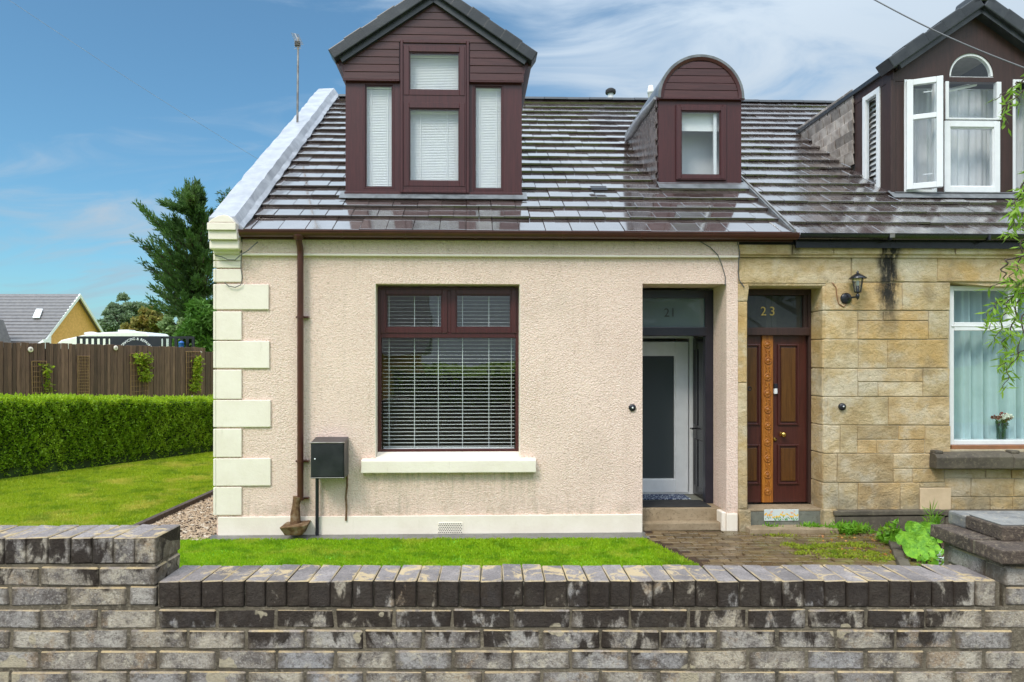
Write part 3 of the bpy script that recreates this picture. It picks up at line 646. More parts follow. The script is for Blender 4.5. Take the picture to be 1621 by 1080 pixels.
# roof with its tiles
TH = math.atan(RT)
def roof_under(u0, u1, v0=-.06):
    mb = MB(); d = .065
    mb.prism_x([(v0, roof_z(v0)-d), (RV, RZ-d), (2*RV-v0, roof_z(v0)-d), (2*RV-v0, roof_z(v0)-d-.08), (RV, RZ-d-.1), (v0, roof_z(v0)-d-.08)], u0, u1); return mb
DORM = []                                             # (u0, u1, v_face, v_end): no tiles inside a dormer
def tiles(parent, u0, u1, S, j0, w, mat, umax_single, nmax, th=.035):
    rest = MB(); cand = []
    for i in range(len(S)-1):
        g = S[i+1]-S[i]; L = min(g+.06, (RV-RV0)/math.cos(TH)-S[i])
        vq = RV0+S[i]*math.cos(TH)
        x = j0+(w/2 if i % 2 else 0)
        while x > u0: x -= w
        while x < u1:
            a, b = max(x, u0), min(x+w-.003, u1)
            if b-a > .02:
                mid = vq+.17
                if not any(a > d[0]+.02 and b < d[1]-.02 and d[2]+.12 < vq and mid < d[3]-.3 for d in DORM): cand.append((i, a, b, g, L, vq))
            x += w
    cache = {}; k = 0
    for i, a, b, g, L, vq in cand:
        jx, jz = random.uniform(-.002, .002), random.uniform(-.0035, .0035)
        if k < nmax and a < umax_single:
            key = (round(b-a, 3), round(g, 3))
            if key not in cache:
                W = b-a; cache[key] = MB().add([(0,0,-th),(W,0,-th),(W,L,-th-th*L/g),(0,L,-th-th*L/g),(0,0,0),(W,0,0),(W,L,-th*L/g),(0,L,-th*L/g)], [(0,3,2,1),(4,5,6,7),(0,1,5,4),(1,2,6,5),(2,3,7,6),(3,0,4,7)]).mesh('roof_tile', mat, .004)
            o = part('roof_tile', cache[key], None, parent); o.location = (a+jx, vq, roof_z(vq)+jz); o.rotation_euler = (TH+random.uniform(-.006, .006), random.uniform(-.004, .004), 0); k += 1
        else:
            c, s = math.cos(TH), math.sin(TH)
            P = [(a,0,-th),(b,0,-th),(b,L,-th-th*L/g),(a,L,-th-th*L/g),(a,0,0),(b,0,0),(b,L,-th*L/g),(a,L,-th*L/g)]
            rest.add([(q[0]+jx, vq+q[1]*c-q[2]*s, roof_z(vq)+q[1]*s+q[2]*c+jz) for q in P], [(0,3,2,1),(4,5,6,7),(0,1,5,4),(1,2,6,5),(2,3,7,6),(3,0,4,7)])
    if rest.v: part('roof_tile', rest, mat, parent, kind='stuff')
UP = HP(1256, 362, -.1)[0]                            # party line between the two roofs
vd1 = roof_v(688, 307.5); d1 = bx(547, 126, 826, 306, vd1)
vd2 = roof_v(1108, 292); d2 = bx(1042.5, 157.6, 1173.5, 292, vd2)
vd3 = roof_v(1540, 307); U3 = HP(1411, 200, vd3)[0]; U3c = HP(1543.5, 200, vd3)[0]; U3r = 2*U3c-U3
DORM += [(d1[0], d1[1], vd1, 4.5), (d2[0], d2[1], vd2, 3.6), (U3, U3r, vd3, 4.0)]
S1 = [0, .42]+[.42+.346*i for i in range(1, 19)]; S1.append(S1[-1]+.30)
rf = part('roof', roof_under(.0, UP), M['bark'], h1)
OFF['roof_tmp'] = 0
j0 = HP(398, 361, RV0)[0]
tiles(rf, .335, UP-.01, S1, j0, .302, M['tile'], 99, 299)
part('rear_tile_slope', MB().slab([(0.3, RV+.02, RZ), (UP, RV+.02, RZ), (UP, 2*RV+.15, roof_z(-.15)), (.3, 2*RV+.15, roof_z(-.15))][::-1], .03), M['tile'], h1)
rm = MB().prism_x([(-.13, -.075), (-.10, -.02), (0, .018), (.10, -.02), (.13, -.075)], 0, .437).mesh('ridge_tile', M['slate_ridge'], .006)
u = .35
while u < UP-.2:
    o = part('ridge_tile', rm, None, h1); b = OFF[h1.name]; o.location = (b[0]+u, b[1]+RV, b[2]+RZ+.005+random.uniform(-.004, .004)); u += .44
# little vents behind the ridge and one ventilating tile
q = HP(965, 150, RV+.6); vt = MB(); vt.lathe((q[0], RV+.5, q[1]-.35), [(.06, 0), (.06, .36)], 14); part('vent_pipe', vt, M['white'], h1)
vt = MB(); vt.lathe((q[0], RV+.5, q[1]-.02), [(.10, 0), (.108, .03), (.10, .07), (.06, .10), (.005, .115)], 18); part('vent_cowl', vt, M['blackmat'], h1)
q = HP(1028, 147, RV+.6); vt = MB(); vt.lathe((q[0], RV+.5, q[1]-.4), [(.055, 0), (.055, .34), (.07, .35), (.07, .40), (.06, .41), (.06, .45), (.05, .46), (.05, .5), (.01, .51)], 14); part('flue_pot', vt, M['vanwhite'], h1)
vv = roof_v(949, 303); q = HP(936, 303, vv)[0]; vt = MB()
for k in range(3): vt.slab([(q, vv-.02+.045*k, roof_z(vv+.045*k)+.012), (q+.21, vv-.02+.045*k, roof_z(vv+.045*k)+.012), (q+.21, vv+.015+.045*k, roof_z(vv+.045*k)+.03), (q, vv+.015+.045*k, roof_z(vv+.045*k)+.03)], .008)
part('vent_tile', vt, M['darkbox'], h1)
part('verge_gutter', MB().prism_x([(-.10, roof_z(-.10)-.04), (-.10, roof_z(-.10)+.012), (RV, RZ+.012), (RV, RZ-.04)], UP-.012, UP+.012), M['flash'], h1)
part('verge_fillet', MB().prism_x([(-.10, roof_z(-.10)-.04), (-.10, roof_z(-.10)+.028), (RV, RZ+.028), (RV, RZ-.04)], UP+.013, UP+.032), M['metal'], h1)
# gutter and downpipe
def gutter(parent, u0, u1, mat, zc, vc=-.155, r=.062):
    g = MB(); n = 10; pr = [(vc+r*math.cos(math.pi+math.pi*i/n), zc+r*.95*math.sin(math.pi+math.pi*i/n)) for i in range(n+1)]
    pr = [(vc-r-.006, zc+.012), (vc-r-.006, zc)]+pr+[(vc+r, zc+.004), (vc+r-.006, zc+.004)]+[(vc+(r-.006)*math.cos(-math.pi*i/n), zc+(r-.006)*.95*math.sin(-math.pi*i/n)) for i in range(n+1)]+[(vc-r+.004, zc+.012)]
    g.prism_x(pr, u0, u1); return part('gutter', g, mat, parent)
gz = HP(800, 371.5, -.155)[1]
gt = gutter(h1, HP(380, 372, -.155)[0], HP(1262, 372, -.155)[0], M['gutter'], gz+.018)
part('fascia_board', MB().box(.33, UP, -.09, -.068, 3.36, 3.47), M['gutter'], h1)
part('wall_head', MB().box(.33, UW-.003, -.066, -.001, z1*0+3.408, 3.44), M['brown_wood'], h1)
for x in (541, 641, 753, 892, 1015, 1128): q = HP(x, 372, -.155)[0]; part('gutter_joint', MB().prism_x([(-.155+.067*math.cos(math.pi+math.pi*i/8), gz+.018+.064*math.sin(math.pi+math.pi*i/8)) for i in range(9)]+[(-.088, gz+.03), (-.222, gz+.03)], q-.015, q+.015), M['gutter'], h1)
ud = HP(475.7, 600, -.07)[0]; zb = HP(475, 792, -.08)[1]
dp = part('downpipe', MB().tube([(ud, -.155, gz-.03), (ud, -.155, gz-.07), (ud, -.085, gz-.16), (ud, -.075, gz-.22), (ud, -.075, zb)], .036, 14), M['gutter'], h1)
part('pipe_outlet', MB().lathe((ud, -.155, gz-.075), [(.045, 0), (.05, .02), (.062, .04), (.062, .055)], 14), M['gutter'], dp)
for y in (502, 731, 790): z = HP(475, y, -.075)[1]; br = MB().lathe((ud, -.075, z-.012), [(.041, 0), (.041, .024)], 14); br.box(ud-.06, ud+.085, -.05, -.001, z-.01, z+.01); part('pipe_bracket', br, M['gutter'], dp)
tr = MB(); ut = HP(470, 830, -.12)[0]
tr.tube([(ud-.03, -.085, zb+.04), (ud-.045, -.09, zb-.05), (ud-.05, -.10, zb-.16), (ud-.045, -.11, zb-.27)], [.05, .042, .056, .06], 12)
part('iron_shoe', tr, M['iron'], dp)
gl = MB(); gl.add([(ut-.10, -.24, .05), (ut+.08, -.24, .05), (ut+.08, -.05, .05), (ut-.10, -.05, .05), (ut-.15, -.29, .15), (ut+.15, -.27, .17), (ut+.14, -.02, .17), (ut-.14, -.02, .15)], [(0,3,2,1), (0,1,5,4), (1,2,6,5), (2,3,7,6), (3,0,4,7), (4,5,6,7)])
part('iron_gully', gl, M['iron'], dp, .012, 2, .006)
# window with frame, sashes and sill
V = .17
u0, u1, z0, z1 = bx(597.7, 455, 822, 717, V); k = (u1-u0)/(822-597.7)
wf = part('window_frame', frame_mb(u0, u1, z0, z1, .042, V, V+.07), M['rosewood'], h1, .004)
_, _, zt0, zt1 = bx(603, 527, 817, 535, V); part('transom', MB().box(u0+.042, u1-.042, V-.004, V+.07, zt0, zt1), M['rosewood'], wf, .004)
mu = bx(707.5, 460, 714, 527, V); part('mullion', MB().box(mu[0], mu[1], V-.002, V+.07, zt1, z1-.042), M['rosewood'], wf, .004)
for a, b in ((602.5, 708), (713.5, 817.5)):
    window(h1, 'opening_sash', a, 458, b, 527.3, V-.018, 8.3, M['rosewood'], M['glass'])
u2 = bx(603.7, 535.5, 817, 708.7, V)
part('pane', MB().add([(u2[0], V+.03, u2[2]), (u2[1], V+.03, u2[2]), (u2[1], V+.03, u2[3]), (u2[0], V+.03, u2[3])], [(0,1,2,3)]), M['glass'], wf)
part('sill_board', MB().box(u0-.005, u1+.005, V-.05, V+.05, z0-.03, z0-.001), M['rosewood'], wf, .005)
part('window_board', MB().box(u0, u1, V+.071, V+.25, z0, z0+.02), M['white'], wf)
for s, q in ((0, win[0]), (1, win[1])): part('window_reveal', MB().box(q+(-.0 if s == 0 else -.006), q+(.006 if s == 0 else 0), -.0005, V, win[2], win[3]), M['cream'], h1)
ss = bx(571.6, 728, 848.7, 748.6, -.08)
sl_ = MB().prism_x([(-.085, ss[2]), (-.085, ss[3]-.012), (-.07, ss[3]), (.0, ss[3]+.012), (-.0005, ss[2])], ss[0], ss[1])
part('window_sill', sl_, M['cream'], h1, .009, 2)
part('sill_slope', MB().prism_x([(-.03, ss[3]+.004), (V, ss[3]+.062), (V, ss[3]-.03), (-.03, ss[3]-.03)], win[0]+.006, win[1]-.006), M['cream'], h1, .004)
fr = [(x-604)/212 for x in (613.5, 654.4, 692.8, 732, 774.6, 811)]
slat_blind('window_blind', 'white open slatted blind inside the big ground floor window of the cream cottage', u0+.05, u1-.05, z0+.03, z1-.01, V+.14, .0435, .031, 7, fr, 'white slatted blinds in the cream cottage')
# vent grille in the plinth (its holes punched as dark discs in rows)
g = bx(693, 827, 733, 845, -.03); vg = part('vent_grille', MB().box(g[0], g[1], -.034, -.026, g[2], g[3]), M['cream'], h1, .002)
hm = MB()
for j in range(6):
    for i in range(13):
        cx = g[0]+.014+(i+(j % 2)*.5)*.0215; cz = g[2]+.016+j*.0195
        if cx < g[1]-.01: hm.lathe((cx, -.0338, cz), [(.0065, -.002), (.0065, .0012)], 6, 'y')
part('vent_holes', hm, M['black'], vg)
bl = MB(); q = HP(1001, 645.5, -.01); bl.lathe((q[0], 0, q[1]), [(.042, 0), (.042, .015), (.034, .024), (.018, .026)], 20, 'y'); b0 = part('doorbell', bl, M['black'], h1)
part('bell_push', MB().lathe((q[0], -.02, q[1]), [(.011, 0), (.011, .010), (.004, .013)], 10, 'y'), M['bellwhite'], b0)
# doorway
V = .43
dz = HP(1060, 797.5, V)[1]
part('doorstep', MB().box(dr[0]-.0, dr[1]-.0, .165, .62, 0, dz), M['step'], h1, .012, 2)
part('lower_step', MB().box(dr[0], dr[1]+.0, .04, .163, 0, .095), M['step'], h1, .012, 2, .003)
part('porch_floor', MB().box(4.66, 5.99, .622, 2.0, 0, dz+.001), M['greystep'], h1)
part('reveal_skirting', MB().box(dr[1]-.055, dr[1]-.0005, .0, .43, 0, .225), M['cream'], h1, .008)
part('porch_wall', MB().box(dr[1]+.0, 5.99, .5, 2.0, 0, 3.0), M['cream'], h1)
df = part('door_frame', frame_mb(dr[0]-.1, HP(1129.3, 600, V)[0], dz, HP(1060, 459, V)[1], .10, V, V+.09, .004), M['navy'], h1, .006)
tz0, tz1 = HP(1060, 532, V)[1], HP(1060, 518, V)[1]
part('door_transom', MB().box(dr[0]-.05, HP(1118, 600, V)[0], V-.02, V+.08, tz0, tz1), M['navy'], df, .008, 2)
part('door_head', MB().box(dr[0]-.02, HP(1118, 600, V)[0], V+.002, V+.06, HP(1060, 471, V)[1], HP(1060, 461, V)[1]), M['navy'], df)
fl = part('fanlight', MB().add([(dr[0]-.05, V+.03, tz1-.001), (HP(1118, 600, V)[0], V+.03, tz1-.001), (HP(1118, 600, V)[0], V+.03, HP(1060, 470, V)[1]), (dr[0]-.05, V+.03, HP(1060, 470, V)[1])], [(0,1,2,3)]), M['glass_tex'], df)
def text_mesh(txt, size, ext, mat, name):
    c = bpy.data.curves.new(name, 'FONT'); c.body = txt; c.size = size; c.extrude = ext; c.align_x = 'CENTER'; c.resolution_u = 3
    o = bpy.data.objects.new('tmp', c); COL.objects.link(o); bpy.context.view_layer.update()
    me = bpy.data.meshes.new_from_object(o.evaluated_get(bpy.context.evaluated_depsgraph_get())); bpy.data.objects.remove(o)
    me.name = name; me.materials.clear(); me.materials.append(mat); return me
def digit(txt, px, y0, y1, v, parent, mat, wide=1.0):
    z0, z1 = HP(px, y1, v)[1], HP(px, y0, v)[1]
    me = text_mesh(txt, (z1-z0)/.70, .003, mat, 'numeral'); o = part('numeral', me, None, parent)
    o.location = (HP(px, y1, v)[0], v, z0); o.rotation_euler = (R(90), 0, 0); o.scale = (wide, 1, 1); return o
digit('2', 1055.5, 488, 501.5, V+.022, df, M['numeral'], .95)
part('numeral', MB().box(HP(1066, 500, V)[0]-.006, HP(1066, 500, V)[0]+.006, V+.018, V+.025, HP(1066, 501.5, V)[1], HP(1066, 488, V)[1]), M['numeral'], df)
# black storm door folded back against the right of the porch
ul = HP(1117, 600, .53)[0]; lt = tz0-.002; lf = part('storm_door', MB().box(ul-.0, ul+.045, .525, 1.02, dz+.012, lt), M['black'], h1, .004)
for za, zb_ in ((.14, .74), (.92, 1.9)):
    for va in (.58, .80):
        for w, d in ((0, .014), (.028, .006)):
            part('door_panel', MB().box(ul-.001-d, ul+.001, va+w, va+.17-w, dz+za+w, dz+zb_-w), M['black'], lf, .004)
part('door_handle', MB().tube([(ul, .96, dz+.87), (ul-.05, .96, dz+.87), (ul-.055, .86, dz+.87)], .009, 8), M['black'], lf)
for z in (.35, 1.05, 1.8): part('door_hinge', MB().box(ul-.006, ul+.01, .524, .54, dz+z, dz+z+.09), M['metal'], lf)
# white inner door
V2 = 1.02
a, b, c, d = bx(958, 529, 1098, 783, V2); wd_ = part('inner_door_frame', frame_mb(a, b, dz, d, .055, V2, V2+.10, .03), M['white'], h1, .005)
a, b, c, d = bx(966, 541, 1089.5, 781.5, V2); sf = part('inner_door', frame_mb(a, b, dz+.022, d, HP(1089.5, 600, V2)[0]-HP(1068.5, 600, V2)[0], V2-.012, V2+.06), M['white'], h1, .006)
wst = HP(1089.5, 600, V2)[0]-HP(1068.5, 600, V2)[0]
part('pane', MB().add([(a+wst, V2+.02, dz), (b-wst, V2+.02, dz), (b-wst, V2+.02, d-wst), (a+wst, V2+.02, d-wst)], [(0,1,2,3)]), M['glass_dk'], sf)
part('hall_wall', MB().box(4.66, 5.99, 2.0, 2.05, 0, 3.0), M['interior'], h1)
part('glazing_bead', frame_mb(a+wst, b-wst, dz+.022+wst, d-wst, .012, V2-.004, V2+.03), M['white'], sf)
# ------------------------------------------------------------------ big dormer
def clip(poly, z, keep_above):
    out = []; n = len(poly)
    for i in range(n):
        p, q = poly[i], poly[(i+1) % n]; a, b = (p[1]-z)*(1 if keep_above else -1), (q[1]-z)*(1 if keep_above else -1)
        if a >= 0: out.append(p)
        if a*b < 0: t = a/(a-b); out.append((p[0]+(q[0]-p[0])*t, z))
    return out
def clipu(poly, u, keep_right): return [(b, a) for a, b in clip([(q[1], q[0]) for q in poly], u, keep_right)]
def cladding(parent, poly, zb, pitch, vf, mat, cut=None, name='cladding_board'):
    z = zb; zt = max(q[1] for q in poly)
    while z < zt-.02:
        c = clip(clip(poly, z+.003, True), z+pitch-.003, False)
        if len(c) >= 3:
            cs = [c] if not cut or z > cut[2]-.05 else [clipu(c, cut[0], False), clipu(c, cut[1], True)]
            for q in cs:
                if len(q) >= 3 and max(t[0] for t in q)-min(t[0] for t in q) > .06: part(name, MB().prism(q, vf-random.uniform(.016, .020), vf+.004), mat, parent, .0025)
        z += pitch
D = vd1; uL, uR = d1[0], d1[1]; zE = HP(547, 126.5, D)[1]; zB = HP(688, 306, D)[1]; gu = (uL+uR)/2
dm = part('dormer', MB().box(uL, uR, D, D+.08, zB-.1, zE+.02), M['rosewood'], h1, .003, label='big gabled brown dormer')
apz = HP(685, -2, D-.02)[1]; eL = HP(540.5, 94, D-.02); sl = (apz-eL[1])/(gu-eL[0])
gable = [(uL-.02, zE-.01), (uR+.02, zE-.01), (uR+.02, apz-sl*(uR+.02-gu)), (gu, apz), (uL-.02, apz-sl*(gu-uL+.02))]
part('gable_backing', MB().prism([(q[0], q[1]) for q in gable], D-.03, D+.05), M['rosewood'], dm)
cu = (HP(632.5, 100, D)[0], HP(743.8, 100, D)[0], HP(688, 64, D)[1])
cladding(dm, gable, zE-.01, .0955, D-.03, M['rosewood_h'], cu)
part('head_trim', MB().box(uL-.025, cu[0]+.004, D-.05, D, zE-.028, zE-.008), M['rosewood'], dm, .004); part('head_trim', MB().box(cu[1]-.004, uR+.025, D-.05, D, zE-.028, zE-.008), M['rosewood'], dm, .004)
a, b, c, d = bx(633.7, 65, 742.7, 305, D-.04); part('centre_surround', frame_mb(a, b, zB-.01, d, .035, D-.062, D), M['rosewood'], dm, .005)
a, b, c, d = bx(638, 70, 737.5, 305, D-.04)
part('surround_panel', wall_holes(a, b, zB-.01, d, D-.045, D, [bx(642, 76, 733, 148, D-.04), bx(642, 165, 733, 292, D-.04)]), M['rosewood'], dm)
def blank(parent, px0, py0, px1, py1, v, w):
    return None
# openings are cut through the face by rebuilding it with holes
hs = [bx(577.7, 134.4, 622, 296.6, D), bx(751, 136.5, 795.5, 299, D), bx(642, 76, 733, 148, D-.04), bx(642, 165, 733, 292, D-.04)]
dm.data = nobev(wall_holes(uL, uR, zB-.12, apz-.15, D, D+.06, hs), 'dormer', M['rosewood'])
# trim the top of that sheet to the gable
bm = bmesh.new(); bm.from_mesh(dm.data)
for sgn in (-1, 1):
    nrm = Vector((sgn*sl, 0, 1)).normalized(); bmesh.ops.bisect_plane(bm, geom=bm.verts[:]+bm.edges[:]+bm.faces[:], plane_co=(gu, D, apz-.01), plane_no=nrm, clear_outer=True)
bm.to_mesh(dm.data); bm.free()
gb_ = [o for o in dm.children if o.name.startswith('gable_backing')][0]
gb_.data = nobev(wall_holes(uL-.02, uR+.02, zE-.01, apz, D-.03, D+.001, [hs[2]]), 'gable_backing', M['rosewood'])
bm = bmesh.new(); bm.from_mesh(gb_.data)
for sgn in (-1, 1):
    nrm = Vector((sgn*sl, 0, 1)).normalized(); bmesh.ops.bisect_plane(bm, geom=bm.verts[:]+bm.edges[:]+bm.faces[:], plane_co=(gu, D, apz-.005), plane_no=nrm, clear_outer=True)
bm.to_mesh(gb_.data); bm.free()
def dwin(px0, py0, px1, py1, v, w, lab):
    f, r = window(h1, 'dormer_window', px0, py0, px1, py1, v, w, M['rosewood'], M['glass_up'], .05, lab); return r
w1 = dwin(639, 73.5, 735.7, 151, D-.052, 8.5, 'upper centre light of the big dormer'); w2 = dwin(639, 162.5, 735.7, 295, D-.052, 8.5, 'lower centre light of the big dormer')
w3 = dwin(575.5, 131.5, 624, 299, D-.004, 2.6, 'left side light of the big dormer'); w4 = dwin(749, 133.5, 797.5, 301.5, D-.004, 2.6, 'right side light of the big dormer')
for w_, lab, cds in ((w1, 'closed white slatted blind in the top centre light of the big dormer', (.0,)), (w2, 'closed white slatted blind in the large lower centre light of the big dormer', (.22, .75)), (w3, 'closed white slatted blind in the tall left side light of the big dormer', (.2, .8)), (w4, 'closed white slatted blind in the tall right side light of the big dormer', (.2, .8))):
    slat_blind('window_blind', lab, w_[0]-.004, w_[1]+.004, w_[2]-.002, w_[3]+.004, D+.075, .0205, .027, 64, cds, 'white slatted blinds in the cream cottage')
vm = (zE-RZ0)/RT+RV0                                  # where the eaves line meets the main roof
for q in (uL, uR-.05): part('dormer_cheek', MB().prism_x([(D+.001, zB-.25), (D+.001, zE), (vm+.2, zE), (vm+.2, zE-.05)], q, q+.05), M['rosewood'], dm)
part('dormer_inside', MB().box(uL+.05, uR-.05, D+.9, D+1.0, zB-.5, apz-.3), M['interior'], dm)
ov = .115; vr = (apz+.1-RZ0)/RT+RV0
for sg in (-1, 1):
    ue = gu+sg*(gu-eL[0]+.0); ze = eL[1]
    P = [(ue+sg*.015, D-.10, ze-.01), (gu, D-.10, apz), (gu, vr+.3, apz), (ue+sg*.015, vm+.6, ze-.01)]
    if sg > 0: P = P[::-1]
    part('dormer_roof', MB().slab(P[::-1], .07), M['slate_ridge'], dm)
    L_ = math.hypot(gu-eL[0]+.07, (gu-eL[0]+.07)*sl); ang = math.atan(sl); ns = 6
    for i in range(ns):
        s0, s1 = L_*i/ns-(.0 if i == 0 else .012), L_*(i+1)/ns+.006; lift = .006*(ns-i) % .013
        mb = MB(); mb.box(s0, s1, -.05, .20, -.0, .135); mb.box(s0, s1, -.055, -.05, .02, .125)
        o = part('verge_tile', MB().box(s0, s1, -.05, .22, 0, .135+(.013 if i % 2 else 0)), M['slate_ridge'], dm, .012, 2)
        mtx = Matrix.Translation((gu+sg*(gu-eL[0]+.07), D-.105, ze-.05)) @ (Matrix.Rotation(-ang, 4, 'Y') if sg < 0 else Matrix.Rotation(math.pi+ang, 4, 'Y') @ Matrix.Scale(-1, 4, (0, 0, 1)))
        o.matrix_local = mtx
    part('eaves_fascia', MB().box(ue-.02 if sg > 0 else ue-.03, ue+.03 if sg > 0 else ue+.02, D-.04, vm+.3, ze-.10, ze-.012), M['rosewood'], dm)
    so = (uL, ue) if sg < 0 else (uR, ue)
    part('eaves_soffit', MB().prism([(so[0], zE-.02), (so[0], ze+.08), (so[1], ze-.02), (so[1], ze-.09)], D-.045, D+.3), M['rosewood'], dm)
    part('eaves_gutter', MB().box(min(ue, ue+sg*.075), max(ue, ue+sg*.075), D-.02, vm+.4, ze-.06, ze-.005), M['gutter'], dm, .01, 2)
cap = MB().prism([(gu-.17, apz-.03), (gu-.14, apz+.12), (gu-.03, apz+.19), (gu+.03, apz+.19), (gu+.14, apz+.12), (gu+.17, apz-.03), (gu, apz+.06)], D-.15, D+.2); part('ridge_end', cap, M['slate_ridge'], dm, .01)
def flashing(parent, a, b, vf): part('lead_flashing', MB().slab([(a, vf-.13, roof_z(vf-.13)-.004), (b, vf-.13, roof_z(vf-.13)-.004), (b, vf+.02, roof_z(vf+.02)+.02), (a, vf+.02, roof_z(vf+.02)+.02)], .005), M['flash'], parent)
flashing(dm, uL-.06, uR+.06, D)
part('dormer_sill', MB().box(uL-.008, uR+.008, D-.045, D+.02, zB-.028, zB+.006), M['rosewood'], dm, .005)
# ------------------------------------------------------------------ small round-topped dormer
D = vd2; a, b, c, d = d2; gu = (a+b)/2; zS = d; zB = c
hw = bx(1072, 168, 1148, 283.5, D)
sm_ = part('round_dormer', nobev(wall_holes(a, b, zB-.12, zS+.02, D, D+.05, [hw]), 'round_dormer', M['rosewood']), None, h1, label='small round-topped brown dormer')
r_in = (HP(1172.5, 140, D)[0]-HP(1046, 140, D)[0])/2; r_out = (HP(1177, 140, D)[0]-HP(1041, 140, D)[0])/2
arc = [(gu+r_in*math.cos(math.pi*i/32), zS+r_in*math.sin(math.pi*i/32)) for i in range(33)]
part('arch_backing', MB().prism(arc, D-.02, D+.2), M['rosewood'], sm_)
cladding(sm_, [(gu+(q[0]-gu)*.985, zS+(q[1]-zS)*.985) for q in arc], zS+.012, .097, D-.02, M['rosewood_h'])
ring = MB(); n = 32; vs_ = []
vend = (zS+r_out-RZ0)/RT+RV0+.2
for i in range(n+1):
    t = math.pi*i/n; cs, sn = math.cos(t), math.sin(t)
    for rr, v in ((r_in, D-.055), (r_out, D-.055), (r_out, vend), (r_in, vend)): vs_.append((gu+rr*cs, v, zS+rr*sn-.0))
ring.add(vs_, [(i*4+j, i*4+(j+1) % 4, (i+1)*4+(j+1) % 4, (i+1)*4+j) for i in range(n) for j in range(4)]); ring.add(vs_[:4], [(0,1,2,3)]); ring.add(vs_[-4:], [(0,1,2,3)])
part('barrel_roof', ring, M['flash'], sm_)
tv = MB(); vs_ = []
for i in range(n+1):
    t = math.pi*i/n; cs, sn = math.cos(t), math.sin(t)
    for rr, v in ((r_in-.035, D-.048), (r_in+.004, D-.062), (r_in+.004, D-.02), (r_in-.035, D-.02)): vs_.append((gu+rr*cs, v, zS+rr*sn))
tv.add(vs_, [(i*4+j, i*4+(j+1) % 4, (i+1)*4+(j+1) % 4, (i+1)*4+j) for i in range(n) for j in range(4)]); tv.add(vs_[:4], [(0,1,2,3)]); tv.add(vs_[-4:], [(0,1,2,3)])
part('arch_trim', tv, M['rosewood'], sm_)
part('head_trim', MB().box(a-.03, b+.03, D-.05, D+.02, zS-.016, zS+.012), M['rosewood'], sm_, .004)
q = bx(1071.5, 167, 1148.5, 284, D-.02); part('surround', frame_mb(q[0]-.01, q[1]+.01, q[2]-.01, q[3]+.01, .05, D-.03, D), M['rosewood'], sm_, .005)
window(h1, 'dormer_window', 1072.5, 169, 1147.5, 283, D-.034, 6, M['rosewood'], M['glass_up'], .05, 'window of the small round-topped dormer')
wz = bx(1078, 178.5, 1135, 277.5, D)
rb = facade_thing('roller_blind', 'white roller blind pulled a quarter down behind the small round-topped dormer window', 'blind', gu, D+.1, wz[3])
part('blind_cloth', MB().box(wz[0]-.02, wz[1]+.06, D+.09, D+.094, wz[3]-(wz[3]-wz[2])*.26, wz[3]+.03), M['blind'], rb)
part('blind_roller', MB().tube([(wz[0]-.03, D+.11, wz[3]+.03), (wz[1]+.05, D+.11, wz[3]+.03)], .02, 10), M['blind'], rb)
part('inner_frame', MB().box(wz[1]-.035, wz[1]+.005, D+.03, D+.06, wz[2], wz[3]), M['white'], sm_)
part('dormer_lining', MB().box(a+.06, b-.06, D+.35, D+.40, zB-.2, zS+.1), M['curtain_up'], sm_)
part('dormer_lining', MB().box(a+.03, b-.03, D+.9, D+.92, zB-.5, zS+.2), M['interior'], sm_)
vm = (zS-RZ0)/RT+RV0
for q in (a, b-.03): part('dormer_cheek', MB().prism_x([(D+.001, zB-.25), (D+.001, zS), (vm+.15, zS), (vm+.15, zS-.05)], q, q+.03), M['slate'], sm_)
sc_me = MB().box(-.012, 0, 0, .145, 0, .15).mesh('cheek_slate', M['slate'], .003)
j = 0; z = zB-.05
while z < zS-.02:
    v = D+.03+(.07 if j % 2 else 0)
    while v < vm:
        if z+.12 > roof_z(v+.07) : o = part('cheek_slate', sc_me, None, sm_); o.location = (a-.001, v, z); o.rotation_euler = (0, R(-5), 0)
        v += .15
    z += .11; j += 1
ed = MB(); n = 9; pts = []
for i in range(n+1): v = D+.05+(vm-D+.0)*i/n; pts.append((a-.035, v, zS+.03-.012*math.sin(i*1.1)))
ed.tube(pts, [.02, .035, .05, .055, .045, .055, .06, .055, .04, .02], 10); part('lead_roll', ed, M['lead'], sm_)
flashing(sm_, a-.02, b+.06, D)
part('dormer_sill', MB().box(a-.006, b+.006, D-.03, D+.02, zB-.024, zB+.006), M['rosewood'], sm_, .004)

# ================================================================== COTTAGE 23 (sandstone)
h2 = facade_thing('cottage', 'sandstone cottage with carved dark wooden double door and white-framed dormer windows', 'house', 8.5, 5, 0)
UE = HP(1900, 600, 0)[0]; CD = .06
win2 = bx(1503.5, 447, 1708, 712, 0); dr2 = (HP(1183, 640, 0)[0], HP(1305, 640, 0)[0], 0.0, HP(1244, 449, 0)[1])
part('wall_core', nobev(wall_holes(UW+.001, UE, 0, 3.40, .009, .45, [win2, dr2]), 'wall_core', M['mortar_stone']), None, h2)
def stone(px0, y0, px1, y1, name='wall_stone', out=0.0, mat='stone', bev=.008, g=.9, dep=None, z0=None):
    a, b, c, d = bx(px0, y0, px1, y1, -out)
    if z0 is not None: c = z0
    e = g/139/2; o_ = out+random.uniform(-.002, .007)
    mb = MB(); nx = max(1, int((b-a)/.14)); nz = max(1, int((d-c)/.14))
    mb.box(a+e, b-e, -o_, dep if dep is not None else CD+.05, c+e, d-e)
    me = mb.mesh(name, M[mat], bev, 2, .0035)
    return part(name, me, None, h2)
